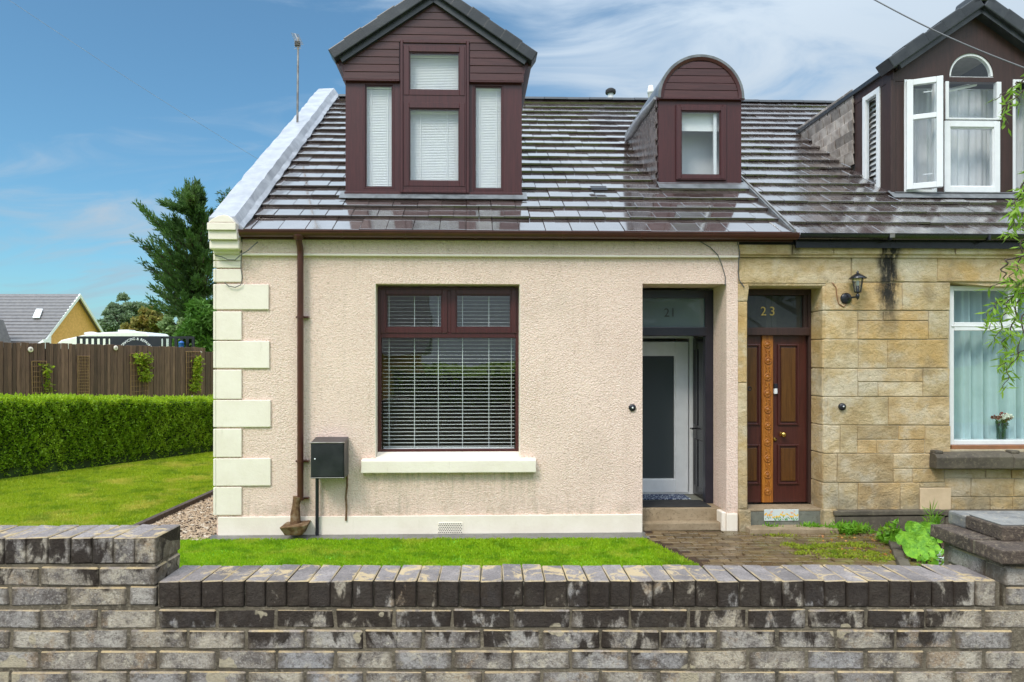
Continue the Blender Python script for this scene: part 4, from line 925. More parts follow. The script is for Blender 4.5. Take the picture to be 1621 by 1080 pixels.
rows = [(447, 491.6, [1306, 1428, 1504]), (492.5, 537, [1306, 1358, 1469.6, 1502]), (538, 583, [1304, 1359, 1405, 1501]), (583.8, 628, [1303, 1358]), (628, 673, [1303, 1311, 1406, 1503]), (673.5, 718, [1303, 1330, 1357]), (718.5, 764, [1303, 1325, 1414]), (764.3, 807.5, [1303, 1328, 1358, 1425, 1456])]
for y0, y1, xs in rows:
    for a, b in zip(xs, xs[1:]):
        if (a, b) == (1358, 1469.6): stone(a, y0, 1398, 508); stone(1398, y0, b, 508); stone(a, 508.5, b, y1); continue
        stone(a, y0, b, y1)
stone(1358, 583.8, 1434, 604.5); stone(1434, 583.8, 1461, 604.5); stone(1358, 605, 1390, 628); stone(1390, 605, 1461, 628); stone(1461, 583.8, 1503, 628)
stone(1357, 673.5, 1422, 696); stone(1422, 673.5, 1464.6, 696); stone(1357, 696.5, 1387.6, 718); stone(1387.6, 696.5, 1464.6, 718); stone(1464.6, 673.5, 1505, 718)
stone(1414, 718.5, 1505, 741.5); stone(1414, 742, 1444.6, 764); stone(1444.6, 742, 1495, 764)
peach = simple('peach_patch_mortar', (.66, .50, .32), (.56, .42, .26), .8, 6, .3, 30)
M['peach'] = peach; stone(1456, 772, 1506, 807.5, mat='peach', out=.004); stone(1456, 764.3, 1506, 771.5, bev=.004)
# below and beside the window
for y0, y1, xs in ((743, 757, [1495, 1560, 1601, 1660, 1710]), (757.5, 786.5, [1495.5, 1537, 1605, 1665, 1710]), (787, 807.5, [1506, 1567, 1603, 1670, 1710])):
    for a, b in zip(xs, xs[1:]): stone(a, y0, b, y1)
stone(1505.5, 712.5, 1708, 718, out=-.02, bev=.003); stone(1505, 733, 1708, 742.5, bev=.004)
yy = [447, 491.6, 537, 583, 628, 673, 718, 764, 807.5]
for i in range(8):
    xs = [1709]+([1760, 1835, 1900] if i % 2 else [1790, 1850, 1900])
    for a, b in zip(xs, xs[1:]): stone(a, yy[i]+.5, b, yy[i+1])
for a, b in ((1322, 1495.5), (1496, 1640), (1640.5, 1780), (1780.5, 1900)):
    stone(a-2, 808, b, 817, 'plinth_stone', .075, 'dampstone', .012); stone(a, 817.5, b, 840, 'plinth_stone', .06, 'dampstone', .008, z0=0)
# lintel course, cornice, door jamb stones
for a, b in ((1169.3, 1348), (1348.6, 1411), (1411.6, 1483.6), (1484, 1720), (1720.5, 1900)): stone(a, 408, b, 446.5 if a != 1169.3 else 449, 'lintel_stone', .008)
a_, b_ = dr2[0], dr2[1]
lz = HP(1244, 449, 0)[1]
part('lintel_soffit', MB().prism_x([(.0, lz-.0), (.0, lz-.022), (.04, lz-.045), (.45, lz-.03), (.45, lz)], dr2[0]-.02, dr2[1]+.015), M['stone'], h2, .008, 2, .004)
part('lintel_soffit', MB().prism([(win2[0]-.0, win2[3]), (win2[0]+.12, win2[3]-.018), (win2[0]+.5, win2[3]-.05), (win2[1]-.3, win2[3]-.06), (win2[1], win2[3]-.02), (win2[1], win2[3]+.02), (win2[0], win2[3]+.02)], .012, .16), M['stone'], h2, .006)
for a, b in ((1169.3, 1254), (1254.5, 1320), (1320.5, 1398), (1398.5, 1512), (1512.5, 1640), (1640.5, 1770), (1770.5, 1900)): stone(a, 387, b, 403.5, 'cornice_stone', .05+random.uniform(0, .008), bev=.012)
part('cornice_bed', MB().box(UW+.005, UE, -.03, .02, HP(1400, 408.5, 0)[1], HP(1400, 402, 0)[1]), M['stone'], h2)
part('wall_head', MB().box(UW+.01, UE, -.02, .04, 3.26, 3.405), M['blackmat'], h2)
jl = UW+.012
for z0_, z1_ in ((.26, HP(1176, 606, 0)[1]-.004), (HP(1176, 606, 0)[1]+.004, HP(1176, 478, 0)[1])): part('jamb_stone', MB().box(UW+.002, dr2[0]+.0, -.006, .44, z0_, z1_), M['stone'], h2, .018, 3, .003)
z0_, z1_ = HP(1176, 478, 0)[1], lz-.003
part('jamb_corbel', MB().prism([(UW+.002, z0_+.004), (dr2[0], z0_+.004), (dr2[0]+.012, z0_+.10), (dr2[0]+.02, z0_+.17), (dr2[0]-.002, z1_), (UW+.002, z1_)], -.008, .44), M['stone'], h2, .014, 2)
part('jamb_base', MB().box(UW+.003, dr2[0]+.02, -.06, .3, .0, .255), M['stone'], h2, .014, 2, .003)
for y0, y1 in zip([449]+yy[1:], yy[1:]):             # door reveal stones on the right
    z0_, z1_ = HP(1305, y1, 0)[1]+.004, HP(1305, y0, 0)[1]-.004
    part('jamb_stone', MB().box(dr2[1]-.02, dr2[1]+.06, .002+random.uniform(0, .004), .45, z0_, z1_), M['stone'], h2, .012, 2, .003)
part('jamb_base', MB().box(dr2[1]-.028, dr2[1]+.14, -.05, .3, .0, .255), M['stone'], h2, .014, 2, .003)
# shell, roof
part('party_wall', MB().prism_x([(.46, 0), (.46, 3.3), (RV, RZ-.2), (2*RV, 3.3), (2*RV, 0)], 6.60, 6.66), M['interior'], h2)
part('gable_wall', MB().prism_x([(.46, 0), (.46, 3.3), (0.1, roof_z(0.1)-.16), (RV, RZ-.1), (2*RV-.1, roof_z(.1)-.16), (2*RV, 0)], UE-.3, UE), M['stone'], h2)
part('back_wall', MB().box(6.67, UE-.3, 2*RV-.3, 2*RV-.002, 0, 3.3), M['stone'], h2)
inn = MB(); inn.box(6.67, UE-.31, 3.6, 3.7, .03, 3.0); inn.box(6.67, UE-.31, .5, 2*RV-.35, 3.0, 3.1); inn.box(6.67, UE-.31, .46, 2*RV-.35, 0, .03); inn.box(7.25, 7.3, .46, 3.6, .03, 3.0)
part('interior_partition', inn, M['interior'], h2)
part('interior_floor', MB().box(UW+.1, UE-.31, .46, 3, .2, .24), M['interior'], h2)
rf2 = part('roof', roof_under(UP+.045, UE+.1), M['bark'], h2)
S2 = [-.085, .315]+[.315+.350*i for i in range(1, 19)]; S2.append(S2[-1]+.27)
tiles(rf2, UP+.045, UE+.15, S2, UP+.14, .302, M['tile_old'], HP(1640, 368, -.1)[0], 295)
part('rear_tile_slope', MB().slab([(UP+.05, RV+.02, RZ), (UE, RV+.02, RZ), (UE, 2*RV+.15, roof_z(-.15)), (UP+.05, 2*RV+.15, roof_z(-.15))][::-1], .03), M['tile_old'], h2)
u = UP+.15
while u < UE:
    o = part('ridge_tile', rm, None, h2); b = OFF[h2.name]; o.location = (b[0]+u, b[1]+RV, b[2]+RZ-.005+random.uniform(-.004, .004)); u += .44
gz2 = HP(1420, 377, -.155)[1]
gutter(h2, HP(1263, 377, -.155)[0], UE+.05, M['black'], gz2+.03, -.165, .058)
part('fascia_board', MB().box(UP+.03, UE, -.10, -.075, 3.29, 3.43), M['black'], h2)
for x in (1405, 1560): q = HP(x, 377, -.16)[0]; part('gutter_joint', MB().box(q-.014, q+.014, -.229, -.10, gz2-.035, gz2+.035), M['black'], h2, .008, 2)
part('gutter_leak', MB().box(HP(1403, 377, -.16)[0], HP(1411, 377, -.16)[0], -.232, -.225, gz2-.01, gz2+.045), M['metal'], h2, .002)
# steps
b0u, b1u = dr2[0]+.0, HP(1300.5, 810, .06)[0]
part('doorstep', MB().box(b0u-.02, b1u, .035, .44, 0, .225), M['greystep'], h2, .008, 2)
part('step_tread', MB().box(b0u+.02, b1u+.0, .03, .30, .2252, .255), M['step'], h2, .008, 2)
part('lower_step', MB().box(b0u-.045, HP(1321, 830, -.1)[0], -.20, .03, 0, .072), M['step'], h2, .010, 2, .003)
tl = bx(1209.6, 806.5, 1264, 824.5, .03)
tp = part('flower_tile', MB().box(tl[0], tl[1], .026, .034, tl[2], tl[3]), M['tileg'], h2, .002)
def disc(mb, cx, cz, rx, rz, v, n=7, rot=0):
    mb.add([(cx+rx*math.cos(2*math.pi*i/n)*math.cos(rot)-rz*math.sin(2*math.pi*i/n)*math.sin(rot), v, cz+rx*math.cos(2*math.pi*i/n)*math.sin(rot)+rz*math.sin(2*math.pi*i/n)*math.cos(rot)) for i in range(n)], [tuple(range(n))])
gm, ym, pm = MB(), MB(), MB(); tw = tl[1]-tl[0]; thh = tl[3]-tl[2]
for k in range(44): disc(gm, tl[0]+tw*random.uniform(.04, .96), tl[2]+thh*random.uniform(.06, .36), .004, .014, .0255-.0001*k/44, 6, random.uniform(-.9, .9))
for k in range(26): disc(ym, tl[0]+tw*((k+.5)/26+random.uniform(-.01, .01)), tl[2]+thh*random.uniform(.32, .66), random.uniform(.007, .011), random.uniform(.008, .013), .0250-.0001*k/26, 7)
for k in range(12): disc(pm, tl[0]+tw*random.choice([.16, .2, .48, .52, .8, .84])+random.uniform(-.02, .02), tl[2]+thh*random.uniform(.6, .86), .007, .009, .0245, 7)
part('painted_leaves', nobev(gm, 'painted_leaves', M['greenp']), None, tp); part('painted_flowers', nobev(ym, 'painted_flowers', M['yellow']), None, tp); part('painted_buds', nobev(pm, 'painted_buds', M['pink']), None, tp)
# double door
V = .30; dzb = HP(1244, 795.8, V)[1]
fr2 = part('door_frame', MB().box(HP(1278, 600, V)[0], HP(1289, 600, V)[0], V-.03, V+.08, dzb, HP(1244, 456, V)[1]), M['brown_wood'], h2, .006, 2)
part('door_head', MB().box(dr2[0]-.05, HP(1289, 600, V)[0], V-.028, V+.08, HP(1244, 467.5, V)[1], HP(1244, 452, V)[1]), M['brown_wood'], fr2, .005)
part('door_post', MB().box(HP(1271.5, 600, V)[0], HP(1278, 600, V)[0], V-.01, V+.07, HP(1244, 520, V)[1], HP(1244, 467, V)[1]), M['brown_wood'], fr2, .004)
part('door_transom', MB().box(dr2[0]-.05, HP(1279, 600, V)[0], V-.05, V+.08, HP(1244, 531.5, V)[1], HP(1244, 519, V)[1]), M['brown_wood'], fr2, .01, 3)
part('fanlight', MB().add([(dr2[0]-.05, V+.03, HP(1244, 519, V)[1]), (HP(1272, 600, V)[0], V+.03, HP(1244, 519, V)[1]), (HP(1272, 600, V)[0], V+.03, HP(1244, 467, V)[1]), (dr2[0]-.05, V+.03, HP(1244, 467, V)[1])], [(0,1,2,3)]), mk_glass('fanlight_dark_glass', (.35, .38, .35), 1.5, .12), fr2)
digit('2', 1208.5, 485.5, 499.5, V+.022, fr2, M['gold'], 1.0); digit('3', 1222.5, 485.5, 499.5, V+.022, fr2, M['gold'], 1.0)
part('hall_wall', MB().box(UW+.1, 7.25, .9, .95, .2, 3.0), M['interior'], h2)
dtop = HP(1244, 531, V)[1]
def leaf_door(px0, px1, panels, lab):
    a, b = HP(px0, 660, V)[0], HP(px1, 660, V)[0]
    lf = part('door_leaf', MB().box(a, b, V+.02, V+.065, dzb, dtop), M['door23'], h2, .003, label=lab)
    for (x0, y0, x1, y1) in panels:
        q = bx(x0, y0, x1, y1, V+.02); part('panel_moulding', frame_mb(q[0], q[1], q[2], q[3], .022, V-.002, V+.021), M['door23'], lf, .007, 2)
        w = (.042 if x1-x0 > 20 else .042)
        part('door_panel', MB().box(q[0]+w, q[1]-w, V+.006, V+.021, q[2]+w, q[3]-w), M['door23p'], lf, .005, 2)
    return lf
l1 = leaf_door(1162, 1206, [(1164, 545, 1202.5, 673), (1164, 703.5, 1202.5, 766.5)], 'left leaf of the double door')
l2 = leaf_door(1224, 1278, [(1230.5, 545, 1264, 673), (1230.5, 703.5, 1264, 766.5)], 'right leaf of the double door')
a, b = HP(1206.2, 660, V)[0], HP(1223.8, 660, V)[0]
st = part('carved_strip', MB().box(a, b, V-.005, V+.03, dzb+.003, dtop), M['inlay'], h2, .004)
cu_ = (a+b)/2
ros = MB(); ros.lathe((0, 0, 0), [(.046, 0), (.046, .006), (.040, .010), (.034, .005), (.022, .005), (.018, .010), (.006, .013)], 18, 'y')
for k in range(6): t = k*math.pi/3; ros.lathe((.028*math.cos(t), -.004, .028*math.sin(t)), [(.007, 0), (.005, .006), (.001, .008)], 6, 'y')
rme = ros.mesh('carved_rosette', M['inlay'])
for k in range(10): y = 545.5+k*25.8; o = part('carved_rosette', rme, None, st); o.location = (cu_+random.uniform(-.006, .006), V-.005, HP(1214, y, V)[1]); o.rotation_euler = (0, random.uniform(0, 1), 0)
vm_ = MB()
for k in range(9):
    z = HP(1214, 545.5+(k+.5)*25.8, V)[1]
    for s in (-1, 1): vm_.lathe((cu_+s*.018, V-.005, z+s*.02), [(.011, 0), (.009, .006), (.002, .008)], 7, 'y'); vm_.tube([(cu_+s*.03, V-.006, z-.045), (cu_+s*.012, V-.01, z), (cu_+s*.03, V-.006, z+.045)], .004, 5)
part('carved_scroll', vm_, M['inlay'], st)
kn = HP(1240, 688, V-.02); part('door_knob', MB().lathe((kn[0], V+.02, kn[1]), [(.030, 0), (.030, .006), (.012, .012), (.012, .03), (.026, .04), (.032, .055), (.026, .068), (.008, .074)], 18, 'y'), M['brass'], l2)
kn = HP(1227.5, 696, V); part('door_lock', MB().lathe((kn[0], V+.02, kn[1]), [(.024, 0), (.024, .012), (.012, .016), (.012, .02)], 16, 'y'), M['brass'], l2)
q = bx(1225, 607.5, 1230.5, 615, V); db = part('door_bell', MB().box(q[0], q[1], V-.012, V+.02, q[2], q[3]), M['navy'], l2, .003); q = bx(1225.3, 615.3, 1230.2, 623.5, V); part('bell_button', MB().box(q[0], q[1], V-.010, V+.02, q[2], q[3]), M['bellwhite'], db, .002)
q = bx(1182, 610.5, 1192, 620.5, V); pl_ = part('spy_plate', MB().box(q[0], q[1], V+.01, V+.021, q[2], q[3]), M['inlay'], l1, .002); part('spy_hole', MB().lathe(((q[0]+q[1])/2, V+.01, (q[2]+q[3])/2), [(.026, 0), (.026, .006), (.016, .008), (.016, .0)], 16, 'y'), M['black'], pl_)
q = HP(1333, 644, -.01); b0 = part('doorbell', MB().lathe((q[0], -.005, q[1]), [(.044, 0), (.044, .015), (.036, .028), (.016, .032)], 20, 'y'), M['black'], h2); part('bell_push', MB().lathe((q[0]+.004, -.034, q[1]+.004), [(.010, 0), (.009, .006), (.002, .008)], 10, 'y'), M['bellwhite'], b0)
# ground floor window
V = .10; u0, u1, z0, z1 = bx(1503.2, 453, 1708, 704, V)
f2 = part('window_frame', frame_mb(u0, u1, z0, z1, .055, V, V+.07), M['white'], h2, .004)
tz = bx(1503, 510.5, 1700, 523.7, V); part('transom', MB().box(u0+.055, u1-.055, V-.006, V+.07, tz[2], tz[3]), M['white'], f2, .004); part('transom_bead', MB().box(u0+.02, u1-.02, V-.012, V, (tz[2]+tz[3])/2-.002, (tz[2]+tz[3])/2+.012), M['white'], f2, .002)
mm = bx(1595, 460, 1611, 510, V); part('mullion', MB().box(mm[0], mm[1], V-.004, V+.07, tz[3], z1-.055), M['white'], f2, .004)
for a, b, c, d in ((u0+.055, mm[0], tz[3], z1-.055), (mm[1], u1-.055, tz[3], z1-.055), (u0+.055, u1-.055, z0+.055, tz[2])):
    part('pane', MB().add([(a, V+.03, c), (b, V+.03, c), (b, V+.03, d), (a, V+.03, d)], [(0,1,2,3)]), M['glass_g'], f2)
part('sill_board', MB().box(u0-.005, u1, V-.045, V+.05, z0-.05, z0-.001), M['inlay'] if False else simple('brown_sill_board', (.30, .13, .06), (.22, .10, .05), .5), f2, .006)
for a, b in ((1480.5, 1601), (1601.8, 1735)):
    q = bx(a, 718, b, 742, -.10)
    part('window_sill', MB().prism_x([(-.13, q[2]), (-.135, q[3]-.045), (-.10, q[3]-.005), (.02, q[3]+.012), (.09, q[3]+.012), (.09, q[2])], q[0], q[1]), M['dampstone'], h2, .014, 2, .005)
    part('sill_lug', MB().box(q[0]+.01, q[0]+.11, -.09, .02, q[3]-.01, q[3]+.035), M['dampstone'], h2, .02, 2, .006)
cu0, cu1 = u0+.03, u1-.03
def curtain(name, label, ua, ub_, za, zb2, v, amp, per, mat, group=None):
    n = int((ub_-ua)/.012); vs_ = []
    for i in range(n+1):
        u = ua+(ub_-ua)*i/n; ph = 2*math.pi*(u-ua)/per
        d = amp*(math.sin(ph+.9*math.sin(ph*.37))+.45*math.sin(ph*2.3+1))
        vs_ += [(u, v+d*.55, za), (u+.004*math.sin(ph), v+d, (za+zb2)/2), (u, v+d, zb2)]
    mb = MB().add(vs_, [(i*3+j, (i+1)*3+j, (i+1)*3+j+1, i*3+j+1) for i in range(n) for j in range(2)][::1], True)
    t = facade_thing(name, label, 'curtain', (ua+ub_)/2, v, zb2, group); me = bpy.data.meshes.new('curtain_cloth'); me.from_pydata([(p[0], p[1], p[2]) for p in mb.v], [], mb.f); me.polygons.foreach_set('use_smooth', [True]*len(mb.f)); me.materials.append(mat)
    part('curtain_cloth', me, None, t); part('curtain_rail', MB().box(ua, ub_, v-.01, v+.012, za-.012, za+.0), M['white'], t); return t
curtain('net_curtain', 'pale green pleated net curtain filling the ground floor window behind the flower vase', cu0, cu1, z1-.02, z0+.02, V+.27, .058, .19, M['curtain'])
part('window_board', MB().box(u0, u1, V+.071, V+.25, z0-.01, z0+.045), M['white'], h2, .004)
# ------------------------------------------------------------------ dormer of 23
D = vd3; gu = U3c; zB = HP(1540, 306, D)[1]; e3 = HP(1416, 105.6, D-.03); ap3 = HP(1545, 16, D-.03)[1]; s3 = (ap3-e3[1])/(gu-e3[0]); zE = HP(1411, 112, D)[1]
hs = [bx(1432, 129, 1484, 303, D), bx(1497, 130, 1582, 303, D), bx(1604, 129, 1656, 303, D)]
rA = (HP(1573, 110, D)[0]-HP(1503, 110, D)[0])/2; cA = (HP(1573, 110, D)[0]+HP(1503, 110, D)[0])/2; zA = HP(1538, 120, D)[1]
face = MB()
d3 = part('dormer', nobev(wall_holes(U3, U3r, zB-.15, zA-.02, D, D+.07, hs), 'dormer', M['brown_wood']), None, h2, label='large dark timber dormer with white windows')
# gable above the arch line, pierced by a round head
def gz(u): return ap3-.01-s3*abs(u-gu)
outer = [(U3, zA-.02), (U3, gz(U3)), (gu, gz(gu)), (U3r, gz(U3r)), (U3r, zA-.02)]
na = 24; arcp = [(cA+rA*math.cos(math.pi*i/na), zA+rA*math.sin(math.pi*i/na)) for i in range(na+1)]
cut = MB()
poly = [(U3r, zA-.02), (U3r, gz(U3r)), (gu, gz(gu)), (U3, gz(U3)), (U3, zA-.02), (cA-rA, zA-.02)]+arcp[::-1]+[(cA+rA, zA-.02)]
part('gable_panel', nobev(MB().prism(poly, D, D+.07), 'gable_panel', M['brown_wood']), None, d3)
part('mid_trim', MB().box(U3, HP(1502, 200, D)[0], D-.008, D+.01, HP(1450, 128.5, D)[1]-.006, HP(1450, 127, D)[1]), M['brown_wood'], d3)
part('corner_board', MB().box(U3-.012, U3+.05, D-.012, D+.1, zB-.2, gz(U3)), M['brown_wood'], d3, .004)
zAb = HP(1538, 189, D)[1]
# arched light
vs_ = []; 
for i in range(na+1):
    t = math.pi*i/na
    for rr, v in ((rA-.028, D+.012), (rA+.002, D+.012), (rA+.002, D+.06), (rA-.028, D+.06)): vs_.append((cA+rr*math.cos(t), v, zA+rr*math.sin(t)))
am = MB(); am.add(vs_, [(i*4+j, i*4+(j+1) % 4, (i+1)*4+(j+1) % 4, (i+1)*4+j) for i in range(na) for j in range(4)])
ah = part('arched_frame', am, M['white'], h2)
part('pane', MB().add([(q_[0], D+.03, q_[1]) for q_ in arcp], [tuple(range(len(arcp)))]), M['glass_up'], ah)
q = bx(1503, 121.5, 1574, 129.6, D); part('arch_bar', MB().box(cA-rA, cA+rA, D+.002, D+.06, q[2], q[3]), M['white'], ah, .003)
uu0, uu1, zz0, zz1 = bx(1495.6, 130, 1583.7, 190, D); k = (uu1-uu0)/88.
us_ = part('upper_sash', MB().box(uu0, uu0+.045, D-.02, D+.05, zz0, zz1), M['white'], h2, .003)
part('sash_stile', MB().box(uu1-.06, uu1, D-.02, D+.05, zz0, zz1), M['white'], us_, .003); part('sash_rail', MB().box(uu0+.045, uu1-.06, D-.018, D+.05, zz0, zz0+.022), M['white'], us_, .003)
part('pane', MB().add([(uu0+.045, D, zz0+.02), (uu1-.06, D, zz0+.02), (uu1-.06, D-.0, zz1+.0), (uu0+.045, D-.0, zz1)], [(0,1,2,3)]), M['glass_up'], us_)
part('stay_bar', MB().slab([(uu0+.05, D+.10, zz1-.12), (uu1-.25, D+.10, zz1-.012), (uu1-.25, D+.13, zz1+.02), (uu0+.05, D+.13, zz1-.085)], .03), M['white'], us_)
window(h2, 'lower_sash', 1495.6, 191.5, 1583.7, 304.5, D-.018, 9.2, M['white'], M['glass_up'], .07, 'lower centre sash of the dark timber dormer')
for sgn, x0, x1, lab in ((1, 1431, 1482.6, 'left casement of the dark timber dormer, standing open'), (-1, 1603, 1656, 'right casement of the dark timber dormer, standing open')):
    a, b, c, d = bx(x0, 126.5, x1, 304.5, D); of = part('window_frame', frame_mb(a, b, c, d, .034, D-.012, D+.05), M['white'], h2, .003)
    W = (b-a)-.03; Hh = d-c-.05
    sash = MB(); fm = frame_mb(0, W, 0, Hh, .075, -.03, .03); bar = Hh*.655; fm.box(.075, W-.075, -.028, .03, bar-.032, bar+.032)
    if sgn < 0: fm.v = [(-p[0], p[1], p[2]) for p in fm.v]; fm.f = [f[::-1] for f in fm.f]
    so = part('open_casement', fm, M['white'], of, .004, label=lab)
    so.location = ((a+.012) if sgn > 0 else (b-.012), D-.03, c+.02); so.rotation_euler = (0, 0, R(-24)*sgn)
    gl_ = MB().add([(.07*sgn, 0, .07), ((W-.07)*sgn, 0, .07), ((W-.07)*sgn, 0, Hh-.07), (.07*sgn, 0, Hh-.07)], [(0,1,2,3)] if sgn > 0 else [(3,2,1,0)])
    p_ = part('pane', gl_, M['glass_up'], of); p_.location = so.location; p_.rotation_euler = so.rotation_euler
    hd = MB(); hd.box(.25*sgn-.05, .25*sgn+.05, .03, .045, Hh*.13, Hh*.13+.012); hd.box(.25*sgn-.05, .25*sgn+.05, .03, .045, Hh*.88, Hh*.88+.012)
    hh = part('casement_stay', hd, M['white'], of); hh.location = so.location; hh.rotation_euler = so.rotation_euler
curtain('net_curtain', 'white net curtain behind the centre and left sashes of the dark timber dormer', U3+.15, U3r-.15, zA+rA*.0-.05, zB-.02, D+.32, .02, .19, M['curtain_up'])
part('dormer_inside', MB().box(U3+.06, U3r-.06, D+1.2, D+1.25, zB-.8, zA+.1), M['interior'], d3)
part('dormer_inside', MB().box(cA-rA-.1, cA+rA+.1, D+.08, D+1.2, zA+rA+.02, zA+rA+.06), M['interior'], d3)
# cheek with its own window and hung slates
def CV(px, py, u):          # (v, z) of a photo point on the plane u = const of the facade frame
    rx = (px-VX)/F; c, s = math.cos(YAW), math.sin(YAW)
    # u = (t*rx-O0)*c + (t-O1)*s
    t = (u+O[0]*c+O[1]*s)/(rx*c+s); X, Y = t*rx, t
    return (-(X-O[0])*s+(Y-O[1])*c, H-(py-VY)/F*Y)
vmE = (e3[1]-RZ0)/RT+RV0
wv0, wv1 = CV(1393.7, 200, U3)[0], CV(1367, 200, U3)[0]; wzt, wzb = CV(1393.7, 137, U3)[1], CV(1393.7, 297, U3)[1]
zE3 = e3[1]+.02
ck = MB(); X0 = U3
def cq(v0, v1, z0, z1): ck.box(X0-.0, X0+.05, v0, v1, z0, z1)
cq(D+.07, wv0, wzb-.3, zE3); cq(wv1, wv1+.22, roof_z(wv1)-.1, zE3); cq(wv0, wv1, wzt, zE3); cq(wv0, wv1, wzb-.35, wzb)
part('cheek_frame', ck, M['brown_wood'], d3)
part('cheek_backing', MB().prism_x([(wv1+.22, roof_z(wv1+.22)-.1), (wv1+.22, zE3), (vmE+.3, zE3), (vmE+.3, zE3-.1)], X0+.012, X0+.05), M['blackmat'], d3)
cw = MB(); w = .07
cw.box(X0-.02, X0+.04, wv0, wv0+w, wzb, wzt); cw.box(X0-.02, X0+.04, wv1-w, wv1, wzb, wzt); cw.box(X0-.018, X0+.04, wv0+w, wv1-w, wzt-w, wzt); cw.box(X0-.018, X0+.04, wv0+w, wv1-w, wzb, wzb+w)
cf = part('cheek_window', cw, M['white'], h2, .003, label='narrow window in the side of the dark timber dormer')
part('pane', MB().add([(X0+.01, wv0+w, wzb+w), (X0+.01, wv1-w, wzb+w), (X0+.01, wv1-w, wzt-w), (X0+.01, wv0+w, wzt-w)], [(3,2,1,0)]), M['glass_up'], cf)
t = facade_thing('window_blind', 'horizontal white blind behind the narrow side window of the dark timber dormer', 'blind', X0+.1, (wv0+wv1)/2, wzb)
sm2 = MB().slab([(-.018, -(wv1-wv0)/2, -.028), (.018, -(wv1-wv0)/2, .028), (.018, (wv1-wv0)/2, .028), (-.018, (wv1-wv0)/2, -.028)], .003).mesh('slat', M['blind'])
z = .05
while z < wzt-wzb: o = part('slat', sm2, None, t); o.location = (0, 0, z); z += .075
sl_me = MB().box(-.018, 0, 0, .218, 0, .20).mesh('cheek_slate', M['slate_grey'], .005, 1, .003)
sl_half = MB().box(-.018, 0, 0, .108, 0, .20).mesh('cheek_slate', M['slate_grey'], .005, 1, .003)
j = 0; z = roof_z(wv1)-.08
while z < zE3-.05:
    v = wv1+.225+(.12 if j % 2 else 0)
    if j % 2 and z+.1 > roof_z(v-.08): o = part('cheek_slate', sl_half, None, d3); o.location = (X0, v-.12, z); o.rotation_euler = (0, R(-7), 0)
    while v < vmE+.1:
        if z+.19 > roof_z(v+.1): o = part('cheek_slate', sl_me, None, d3); o.location = (X0+.012-.012, v, z); o.rotation_euler = (random.uniform(-.02, .02), R(-7), 0)
        v += .24
    z += .148; j += 1
vr = (ap3+.1-RZ0)/RT+RV0
for sg in (-1, 1):
    hw_ = gu-e3[0]; ue = gu+sg*hw_
    P = [(ue, D-.12, e3[1]), (gu, D-.12, ap3), (gu, vr+.4, ap3), (ue, vmE+.6, e3[1])]
    if sg > 0: P = P[::-1]
    part('dormer_roof', MB().slab(P[::-1], .07), M['slate_ridge'], d3)
    L_ = math.hypot(hw_+.09, (hw_+.09)*s3); ang = math.atan(s3); ns = 5
    for i in range(ns):
        s0, s1 = L_*i/ns-(.0 if i == 0 else .012), L_*(i+1)/ns+.006
        o = part('verge_tile', MB().box(s0, s1, -.05, .24, 0, .15+(.014 if i % 2 else 0)), M['slate_ridge'], d3, .014, 2)
        o.matrix_local = Matrix.Translation((gu+sg*(hw_+.09), D-.12, e3[1]-.075)) @ (Matrix.Rotation(-ang, 4, 'Y') if sg < 0 else Matrix.Rotation(math.pi+ang, 4, 'Y') @ Matrix.Scale(-1, 4, (0, 0, 1)))
    part('verge_board', MB().prism([(ue, e3[1]-.07), (ue, e3[1]+.02), (gu, ap3+.02), (gu, ap3-.05)], D-.06, D-.001), M['brown_wood'], d3)
    a, b = (ue-.03, U3+.0) if sg < 0 else (U3r, ue+.03)
    part('eaves_fascia', MB().box(a, b, D-.05, vmE+.35, e3[1]-.17, e3[1]-.012), M['brown_wood'], d3)
    part('eaves_edge', MB().box(min(ue, ue+sg*.07), max(ue, ue+sg*.07), D-.10, vmE+.42, e3[1]-.035, e3[1]+.03), M['slate_ridge'], d3, .006)
part('ridge_end', MB().prism([(gu-.16, ap3), (gu-.12, ap3+.16), (gu-.03, ap3+.22), (gu+.03, ap3+.22), (gu+.12, ap3+.16), (gu+.16, ap3), (gu+.0, ap3+.06)], D-.17, D+.2), M['slate_ridge'], d3, .012)
flashing(d3, U3-.04, U3r+.05, D)
part('dormer_sill', MB().box(U3+.02, U3r+.01, D-.04, D+.02, zB-.05, zB-.005), M['blackmat'], d3, .005)

# ================================================================== THINGS ON AND AROUND THE COTTAGES
q = bx(491.3, 700.9, 544.8, 758, -.28); vb = -.27
mt = facade_thing('meter_box', 'black metal meter box fixed to the cream wall beside the brown downpipe', 'meter box', (q[0]+q[1])/2, 0, q[2])
part('box_body', MB().prism_x([(vb, q[2]), (vb, q[3]), (-.03, q[3]+.035), (-.001, q[3]+.035), (-.001, q[2])], q[0], q[1]), M['darkbox'], mt, .008, 2)
dd = part('box_door', MB().box(q[0]+.012, q[1]-.012, vb-.012, vb-.0005, q[2]+.022, q[3]-.018), M['darkbox'], mt, .004); part('box_lock', MB().lathe((q[0]+.05, vb-.012, (q[2]+q[3])/2+.02), [(.009, 0), (.009, .005), (.002, .006)], 10, 'y'), M['bellwhite'], dd)
part('hood_edge', MB().box(q[0]-.004, q[1]+.004, vb-.016, vb+.02, q[3]-.008, q[3]+.004), M['metal'], mt, .003)
part('sill_edge', MB().box(q[0]+.0, q[1], vb-.016, vb, q[2]+.006, q[2]+.014), M['metal'], mt, .002)
pu = HP(502, 800, -.06)[0]; part('supply_pipe', MB().tube([(pu, -.06, q[2]+.02), (pu, -.06, .0)], .020, 12), M['navy'], mt)
